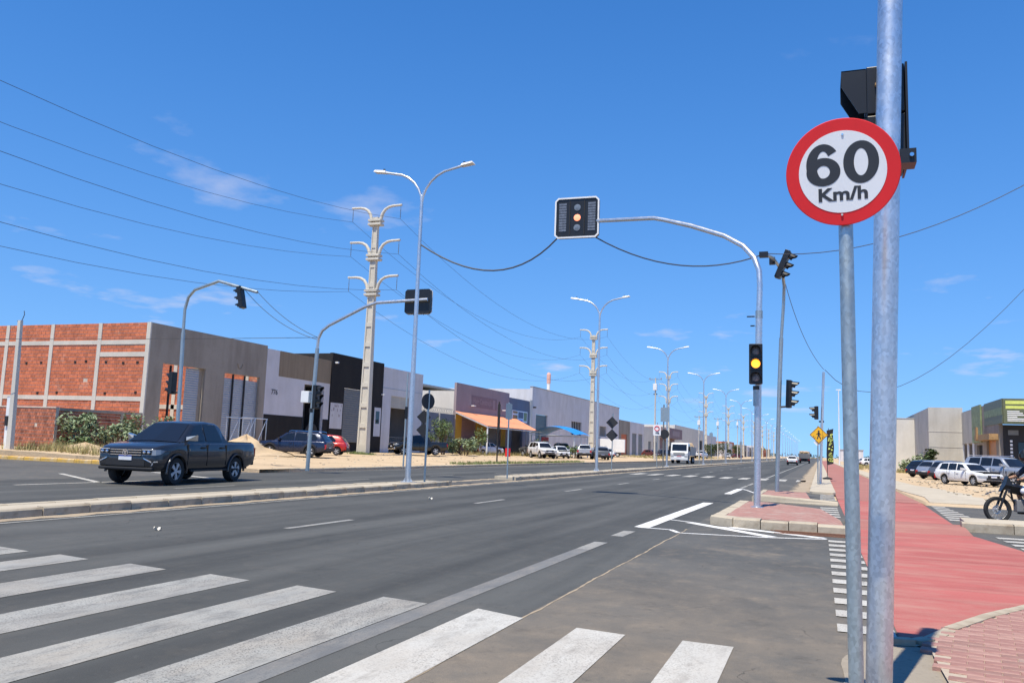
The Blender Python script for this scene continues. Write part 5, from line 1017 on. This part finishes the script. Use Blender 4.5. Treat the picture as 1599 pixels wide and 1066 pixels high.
# --- motorcycle and rider
HD = R(90+98)
t = empty('motorcycle', (4.92, 24.7, .0), HD, 'black trail motorcycle waiting behind the concrete kerb', 'motorcycle')
def mwheel(x, r, steer=0):
    ty = MB().lathe([(r-.09, -.04), (r-.025, -.055), (r, -.03), (r, .03), (r-.025, .055), (r-.09, .04)], 36, RX(90), True).build('wheel', M['rubber'], t, 50); ty.location = (x, 0, r); ty.rotation_euler = (0, 0, steer)
    rm = MB().lathe([(r-.078, -.02), (r-.095, 0), (r-.078, .02)], 36, RX(90), True); 
    for k in range(18): a = 2*math.pi*k/18; rm.tube([(.04*math.cos(a), .02*(-1)**k, .04*math.sin(a)), ((r-.08)*math.cos(a+.15), 0, (r-.08)*math.sin(a+.15))], .003, 3)
    rm.lathe([(.05, -.06), (.05, .06)], 14, RX(90)); rm.lathe([(.11, .03), (.11, .036), (.07, .036), (.07, .03)], 20, RX(90), True); rm.build('rim', M['rim'], ty, 50)
ST = .12; mwheel(.66, .335, ST); mwheel(-.62, .31)
for s in (-1, 1): MB().tube([(.66-.1*s*math.sin(ST), .1*s*math.cos(ST), .335), (.52-.1*s*math.sin(ST), .1*s*math.cos(ST), .72), (.4-.09*s*math.sin(ST), .09*s*math.cos(ST), 1.02)], [.03, .03, .022], 8).build('fork_leg', M['black'], t, True)
MB().tube([(.36+.2, -.33, 1.1), (.34+.06, -.15, 1.07), (.36, 0, 1.04), (.33-.1, .15, 1.07), (.33-.2, .33, 1.12)], .014, 8).build('handlebar', M['black'], t)
MB().grid([[(.66-.42*math.cos(a)*1.05*math.cos(ST)-w*math.sin(ST), -.42*math.cos(a)*math.sin(ST)+w*math.cos(ST), .36+.45*math.sin(a)) for w in (-.055, 0, .055)] for a in [R(20+11*k) for k in range(11)]]).build('front_mudguard', M['black'], t, True)
MB().add([(.6, -.09, .8), (.6, .09, .8), (.5, .16, .98), (.5, -.16, .98), (.42, .11, 1.2), (.42, -.11, 1.2), (.3, .14, .95), (.3, -.14, .95)], [(0, 1, 2, 3), (3, 2, 4, 5), (2, 6, 4), (3, 5, 7), (0, 3, 7), (1, 6, 2), (4, 6, 7, 5)]).build('headlight_cowl', M['black'], t)
MB().add([(.38, -.06, .78), (.38, .06, .78), (.36, .16, .95), (.36, -.16, .95), (-.1, .13, .9), (-.1, -.13, .9), (.0, .05, .7), (.0, -.05, .7), (.2, 0, 1.02)], [(0, 1, 2, 3), (1, 6, 4, 2), (0, 3, 5, 7), (2, 4, 8), (4, 5, 8), (5, 3, 8), (3, 2, 8), (0, 7, 6, 1), (6, 7, 5, 4)]).build('tank', M['black'], t, 50)
MB().box(-.85, .02, -.12, .12, .8, .88).build('seat', M['black_matt'], t, bevel=.04); MB().box(-.12, .25, -.14, .14, .3, .62).lathe([(.13, -.17), (.13, .17)], 16, T(-.02, 0, .4) @ RX(90)).build('engine', M['steel'], t, bevel=.03)
MB().tube([(.36, 0, .95), (.3, 0, .6), (.15, 0, .28), (-.2, 0, .3), (-.62, 0, .31)], .025, 8).tube([(-.2, 0, .5), (-.45, 0, .82), (-1.0, 0, .92)], .025, 8).build('frame', M['black'], t); MB().tube([(.15, -.16, .5), (.1, -.17, .3), (-.4, -.18, .35), (-.85, -.2, .6)], [.022, .022, .035, .045], 10).build('exhaust', M['steel'], t, True)
MB().box(-1.05, -.95, -.1, .1, .75, .9).build('tail_light', M['tail'], t)
for s in (-1, 1): MB().tube([(.3, s*.25, 1.08), (.33, s*.3, 1.25)], .006, 5).lathe([(.001, -.01), (.05, 0), (.001, .01)], 10, T(.33, s*.3, 1.29) @ RY(90)).build('mirror', M['black'], t)
def skin(name, verts, edges, rad, m, parent, sub=2, root=0):
    me = bpy.data.meshes.new(name); me.from_pydata(verts, edges, []); me.materials.append(m); o = link(name, me, parent)
    sk = o.modifiers.new('skin', 'SKIN'); sk.use_smooth_shade = True
    if not me.skin_vertices:
        bm = bmesh.new(); bm.from_mesh(me); bm.verts.layers.skin.verify(); bm.to_mesh(me); bm.free()
    for i, v in enumerate(me.skin_vertices[0].data): q = rad[i]; v.radius = q if isinstance(q, tuple) else (q, q); v.use_root = (i == root)
    o.modifiers.new('sub', 'SUBSURF').levels = sub; o.modifiers['sub'].render_levels = sub
    return o
pr = empty('person', (4.92, 24.7, .0), HD, 'rider in dark shirt and white shorts sitting on the motorcycle with one foot down', 'person')
V = [(-.28, 0, .93), (-.26, 0, 1.1), (-.2, 0, 1.3), (-.13, 0, 1.45), (-.09, 0, 1.53), (-.05, 0, 1.62), (-.03, 0, 1.73), (-.03, 0, 1.8),
     (-.13, .19, 1.43), (.02, .27, 1.2), (.2, .3, 1.13), (.14, -.0, 0), (-.13, -.19, 1.43), (.1, -.3, 1.2), (.34, -.33, 1.12),
     (-.26, .11, .9), (.1, .2, .86), (.02, .25, .42), (-.06, .26, .1), (.1, .28, .05), (-.26, -.11, .9), (.12, -.2, .84), (-.02, -.2, .45), (-.1, -.2, .36), (.05, -.21, .31)]
E_ = [(0, 1), (1, 2), (2, 3), (3, 4), (4, 5), (5, 6), (6, 7), (3, 8), (8, 9), (9, 10), (3, 12), (12, 13), (13, 14), (0, 15), (15, 16), (16, 17), (17, 18), (18, 19), (0, 20), (20, 21), (21, 22), (22, 23), (23, 24)]
V[11] = V[10]; keep = [i for i in range(len(V)) if i != 11]; ix = {k: j for j, k in enumerate(keep)}
rad = {0: .14, 1: .13, 2: .14, 3: .11, 4: .055, 5: .07, 6: .095, 7: .07, 8: .06, 9: .043, 10: .032, 12: .06, 13: .043, 14: .032, 15: .1, 16: .07, 17: .05, 18: .038, 19: .035, 20: .1, 21: .07, 22: .05, 23: .038, 24: .035}
bo_ = skin('body', [V[i] for i in keep], [(ix[a], ix[b_]) for a, b_ in E_], [rad[i] for i in keep], M['skin'], pr)
skin('shirt', [V[i] for i in (0, 1, 2, 3, 8, 9, 12, 13)] + [(-.1, 0, 1.5)], [(0, 1), (1, 2), (2, 3), (3, 4), (4, 5), (3, 6), (6, 7), (3, 8)], [.155, .15, .158, .12, .085, .06, .085, .06, .07], M['cloth_dark'], pr)
skin('shorts', [(-.28, 0, .97), (-.26, .11, .9), (.1, .2, .87), (.12, .22, .76), (-.26, -.11, .9), (.12, -.2, .85), (.13, -.21, .74)], [(0, 1), (1, 2), (2, 3), (0, 4), (4, 5), (5, 6)], [.155, .13, .105, .1, .13, .105, .1], M['cloth_white'], pr)
for s, hx, hy, hz in ((1, .2, .3, 1.13), (-1, .34, -.33, 1.12)):
    for k in range(4): skin('finger', [(hx, hy+.01*s, hz), (hx+.05, hy+(.005+.022*k-.03)*1.0, hz+.012), (hx+.075, hy+(.022*k-.03), hz-.012), (hx+.055, hy+(.022*k-.03), hz-.032)], [(0, 1), (1, 2), (2, 3)], [.014, .01, .009, .008], M['skin'], bo_, 1)
    skin('thumb', [(hx-.01, hy-.03*s, hz), (hx+.03, hy-.05*s, hz-.01), (hx+.05, hy-.055*s, hz-.025)], [(0, 1), (1, 2)], [.014, .011, .009], M['skin'], bo_, 1)
MB().lathe([(.001, .15), (.08, .135), (.13, .07), (.145, -.02), (.14, -.1), (.1, -.15)], 20, T(-.04, 0, 1.75)).build('helmet', M['black'], pr, True)
MB().grid([[(-.04+.147*math.cos(a), .147*math.sin(a), z) for a in [R(-55+11*k) for k in range(11)]] for z in (1.68, 1.78)]).build('visor', M['glass'], pr, True)
MB().box(-.02, .19, .2, .33, -.0, .05).build('sandal', M['black_matt'], pr, bevel=.02); MB().box(-.1, .12, -.27, -.15, .24, .29).build('sandal', M['black_matt'], pr, bevel=.02)
# --- things on the lots
t = empty('market_shelter', (-33.2, 110.5, .35), 0, 'white framed shelter with blue tarpaulin roof before the white warehouse', 'shelter')
for x in (-3.5, 2.5):
    for y in (-3.5, 0, 3.5): MB().tube([(x, y, -.1), (x, y, 2.9)], .07, 8).build('post', M['white'], t)
MB().grid([[(x, y, 2.95 + 1.25*math.cos((x+.5)/3.3*1.4) - .012*y*y) for y in (-4, -2, 0, 2, 4)] for x in [-3.8 + .66*k for k in range(11)]]).build('tarpaulin', M['tarp'], t, True)
for y in (-3.5, 0, 3.5): MB().tube([(-3.5, y, 2.85), (2.5, y, 2.85)], .05, 6).build('beam', M['white'], t)
t = empty('metal_frame', (-37.2, 47.6, .4), R(8), 'welded galvanised frame rack standing beside the sand heap', 'rack')
for x in (-.6, .6):
    for y in (-1.6, 0, 1.6): MB().tube([(x, y, -.1), (x, y, 2.4)], .035, 6).build('upright', M['galv'], t)
    MB().tube([(x, -1.7, 2.4), (x, 1.7, 2.4)], .035, 6).build('rail', M['galv'], t)
    for y in (-1.6, 0): MB().tube([(x, y, 0), (x, y+1.6, 2.4)], .025, 6).build('brace', M['galv'], t)
t = empty('barrel', (-33.2, 88.6, .32), 0, 'rusty red steel barrel beside the awning post', 'barrel')
MB().lathe([(.3, 0), (.31, .02), (.3, .3), (.32, .32), (.3, .34), (.3, .62), (.32, .64), (.3, .66), (.31, .95), (.29, .96)], 20).build('drum', M['red'], t, 30); MB().lathe([(.05, .96), (.05, .98)], 10, T(.15, 0, 0)).build('bung', M['steel'], t)
b_ = empty('poster_stand', (-36.5, 112.3, .4), 0, 'red and white poster board beside the slate blue unit', 'sign'); pb = MB().box(-.03, .03, -1.6, 1.6, .6, 2.6).build('board', M['red'], b_)
for k in range(6): MB().prism([(-.25, 0), (0, -.2), (.3, .1), (.05, .35)], 0, .01, T(.035, -1.3+.48*k, 1.5+.3*math.sin(k*2)) @ RZ(90) @ RX(90)).build('print_shape', M['white'], pb)
for y in (-1.4, 1.4): MB().tube([(0, y, 0), (0, y, .7)], .03, 6).build('leg', M['steel'], b_)
def heap(name, loc, rx, ry, h, m, label, cat):
    rows = []
    for i in range(9):
        u = i/8; rows.append([((rx*u*(1+.16*math.sin(3*a+i)))*math.cos(a), (ry*u*(1+.13*math.sin(2*a+1+i*.7)))*math.sin(a), h*(1-u)**1.15*(1+.12*math.sin(5*a+i)) - .06*u) for a in [2*math.pi*k/24 for k in range(25)]])
    o = MB().grid(rows).build(name, M[m], None, True); o.location = loc; tag(o, label, cat)
heap('sand_heap', (-35.6, 45.6, lotz(-35.6, 45.6)), 3.0, 3.4, 1.15, 'sand', 'heap of pale sand in front of the cement warehouse', 'sand heap')
heap('rubble_heap', (-36.3, 33.4, lotz(-36.3, 33.4)), 3.2, 1.6, .45, 'verge', 'low heap of rubble and rubbish below the brick fence', 'heap')
for i, (x, y, sx, rz_) in enumerate(((-9.75, 10.5, .11, .3), (-9.9, 20.6, .1, .4))):
    o = MB().grid([[(sx*(u-.5), .5*sx*(v-.5), .02+.03*math.sin(u*6+v*4)) for v in (0, .33, .66, 1)] for u in (0, .25, .5, .75, 1)]).build('litter_scrap', M['pale_conc'], None, True); o.location = (x, y, .01); o.rotation_euler = (0, 0, rz_)
    tag(o, 'small crumpled white litter scrap lying on the carriageway', 'litter', 'litter scraps on the road')

# ================================================================ VEGETATION
def foliage(mb, c, rad, n, ls, asp=.6, flat=.0):
    for _ in range(n):
        while True:
            p = Vector((rnd.uniform(-1, 1), rnd.uniform(-1, 1), rnd.uniform(-1, 1)))
            if .25 < p.length < 1: break
        p = Vector((p.x*rad[0], p.y*rad[1], p.z*rad[2])) + Vector(c); s = ls*rnd.uniform(.6, 1.3)
        q = Euler((rnd.uniform(-.9, .9), rnd.uniform(-.9, .9), rnd.uniform(0, 6.28))).to_matrix()
        vs = [q @ Vector(v)*s + p for v in ((0, -.5*asp, 0), (.45, -.28*asp, .08), (.9, 0, .0), (.45, .28*asp, .08), (0, .5*asp, 0))]
        mb.add(vs, [(0, 1, 3, 4), (1, 2, 3)])
def shrub(name, loc, clumps, n, ls, m, label, cat='shrub', group=None, asp=.6):
    t = empty(name, loc, 0, label, cat, group); st_ = MB(); lf = MB()
    for (x, y, z, r) in clumps:
        st_.tube([(x*.25, y*.25, -.1), (x*.6, y*.6, z*.5), (x, y, z)], [.05, .035, .012], 5)
        for k in range(3): a = rnd.uniform(0, 6.28); st_.tube([(x*.6, y*.6, z*.5), (x+r*.6*math.cos(a), y+r*.6*math.sin(a), z+r*.3)], [.025, .006], 4)
        foliage(lf, (x, y, z), (r, r, r*.85), n, ls, asp)
    st_.build('stem', M['bark'], t); lf.build('foliage', M[m], t, fix=False); return t
def cl(n, sx, sy, h, r): return [(rnd.uniform(-sx, sx), rnd.uniform(-sy, sy), rnd.uniform(.35, 1)*h, r*rnd.uniform(.7, 1.25)) for _ in range(n)]
shrub('broadleaf_shrub', (-36.4, 35.8, .3), cl(26, 3.0, 1.2, 2.0, .6), 95, .26, 'leaf_grey', 'wide leafy grey-green shrub growing against the shaded brick fence')
shrub('broadleaf_shrub', (-37.8, 34.0, .2), cl(6, 1.0, .5, .8, .4), 80, .22, 'leaf', 'small green shrub at the foot of the brick fence corner')
shrub('bushy_tree', (-36.4, 78.2, .4), cl(9, 1.2, 1.2, 3.4, .9), 190, .22, 'leaf', 'tall feathery green bush between the black pickup and the yard wall')
shrub('broadleaf_shrub', (-35.0, 80.6, .4), cl(12, 1.6, 1.6, 1.7, .6), 90, .3, 'leaf_grey', 'grey-green milkweed shrub below the tall feathery bush')
shrub('broadleaf_shrub', (-36.2, 87.2, .4), cl(5, .7, .7, 2.6, .55), 90, .26, 'leaf', 'slim green bush in front of the first ochre pillar')
shrub('broadleaf_shrub', (-30.2, 105, .3), cl(8, 1.3, 1.3, 1.1, .6), 80, .26, 'leaf', 'green bush between the white SUV and the blue shelter')
shrub('broadleaf_shrub', (-34.8, 106.5, .3), cl(6, 1.2, 1.2, 2.0, .6), 80, .26, 'grass_g', 'yellowish bush beside the blue tarpaulin shelter post')
shrub('palm_shrub', (9.9, 104, .1), cl(10, 1.3, 1.0, 1.9, .6), 80, .35, 'leaf_grey', 'straggly shrub growing against the pale boundary wall')
shrub('palm_shrub', (11.0, 95.8, .1), cl(6, .7, .5, 2.4, .5), 70, .4, 'leaf_dk', 'dark spiky plant at the corner of the grey gable wall')
for (x, y, h, lab) in ((-28.5, 236, 3.4, 'round green tree on the left verge past the white lorry'), (-30, 285, 4.6, 'dark green tree beside the far transmission pole'), (-31, 345, 4.2, 'small green tree far down the left verge')):
    shrub('verge_tree', (x, y, .3), cl(12, 1.8, 1.8, h, 1.2), 120, .4, 'leaf_dk', lab, 'tree')
far = MB()
for k in range(90):
    x = rnd.uniform(-900, 700); y = rnd.uniform(1500, 1900)
    if -60 < x < -8: y += 300
    foliage(far, (x, y, 3), (rnd.uniform(8, 20), 6, rnd.uniform(2.5, 5)), 45, 3.5)
tag(far.build('far_scrub', M['leaf_dk'], None, fix=False), 'dark line of scrub trees along the far horizon', 'trees', kind='stuff')
def tufts(name, spots, n, h, m, label):
    mb = MB()
    for (x0, x1, y0, y1, zf) in spots:
        for _ in range(n):
            x, y = rnd.uniform(x0, x1), rnd.uniform(y0, y1); z = zf(x, y) if callable(zf) else zf; hh = h*rnd.uniform(.4, 1.2)
            for _ in range(6):
                a = rnd.uniform(0, 6.28); d = hh*.45; w = .012+.01*rnd.random(); c, s = math.cos(a), math.sin(a); bx, by = x+rnd.uniform(-.07, .07), y+rnd.uniform(-.07, .07)
                mb.add([(bx-s*w, by+c*w, z-.02), (bx+s*w, by-c*w, z-.02), (bx+c*d, by+s*d, z+hh)], [(0, 1, 2)])
    tag(mb.build(name, M[m], None, fix=False), label, 'grass', kind='stuff')
tufts('dry_grass', [(-38.5, -34, 84, 104, lotz), (-39.5, -35, 104, 118, lotz), (-36, -32, 98, 110, lotz), (-35, -27, 150, 172, lotz), (-33, -25, 205, 240, lotz), (-39.5, -33, 31, 34.4, lotz), (8.4, 11.6, 103, 109, .12), (5, 9, 120, 200, .08)], 330, .5, 'grass', 'dry yellow grass along the shop fronts and walls')
tufts('green_grass', [(-24.0, -22.9, 52, 66, lotz), (-36.8, -35.2, 60.2, 62.2, lotz), (-23.6, -22.9, 66, 84, lotz)], 330, .22, 'grass_g', 'short green grass along the far kerb')
# scattered stones and clods on the sand
deb = MB()
for _ in range(700):
    x, y = (rnd.uniform(-38, -23.2), rnd.uniform(31.5, 100)) if rnd.random() < .6 else (rnd.uniform(5.6, 12), rnd.uniform(33, 70)); z = lotz(x, y) if x < 0 else .12; s = rnd.uniform(.02, .09)
    deb.lathe([(s*.6, -s*.4), (s, 0), (s*.5, s*.5)], 5, T(x, y, z) @ RZ(rnd.uniform(0, 90)) @ RX(rnd.uniform(-20, 20)))
tag(deb.build('loose_stones', M['kerb_dirty'], None), 'loose stones and clods scattered over the sandy lots', 'stones', kind='stuff')
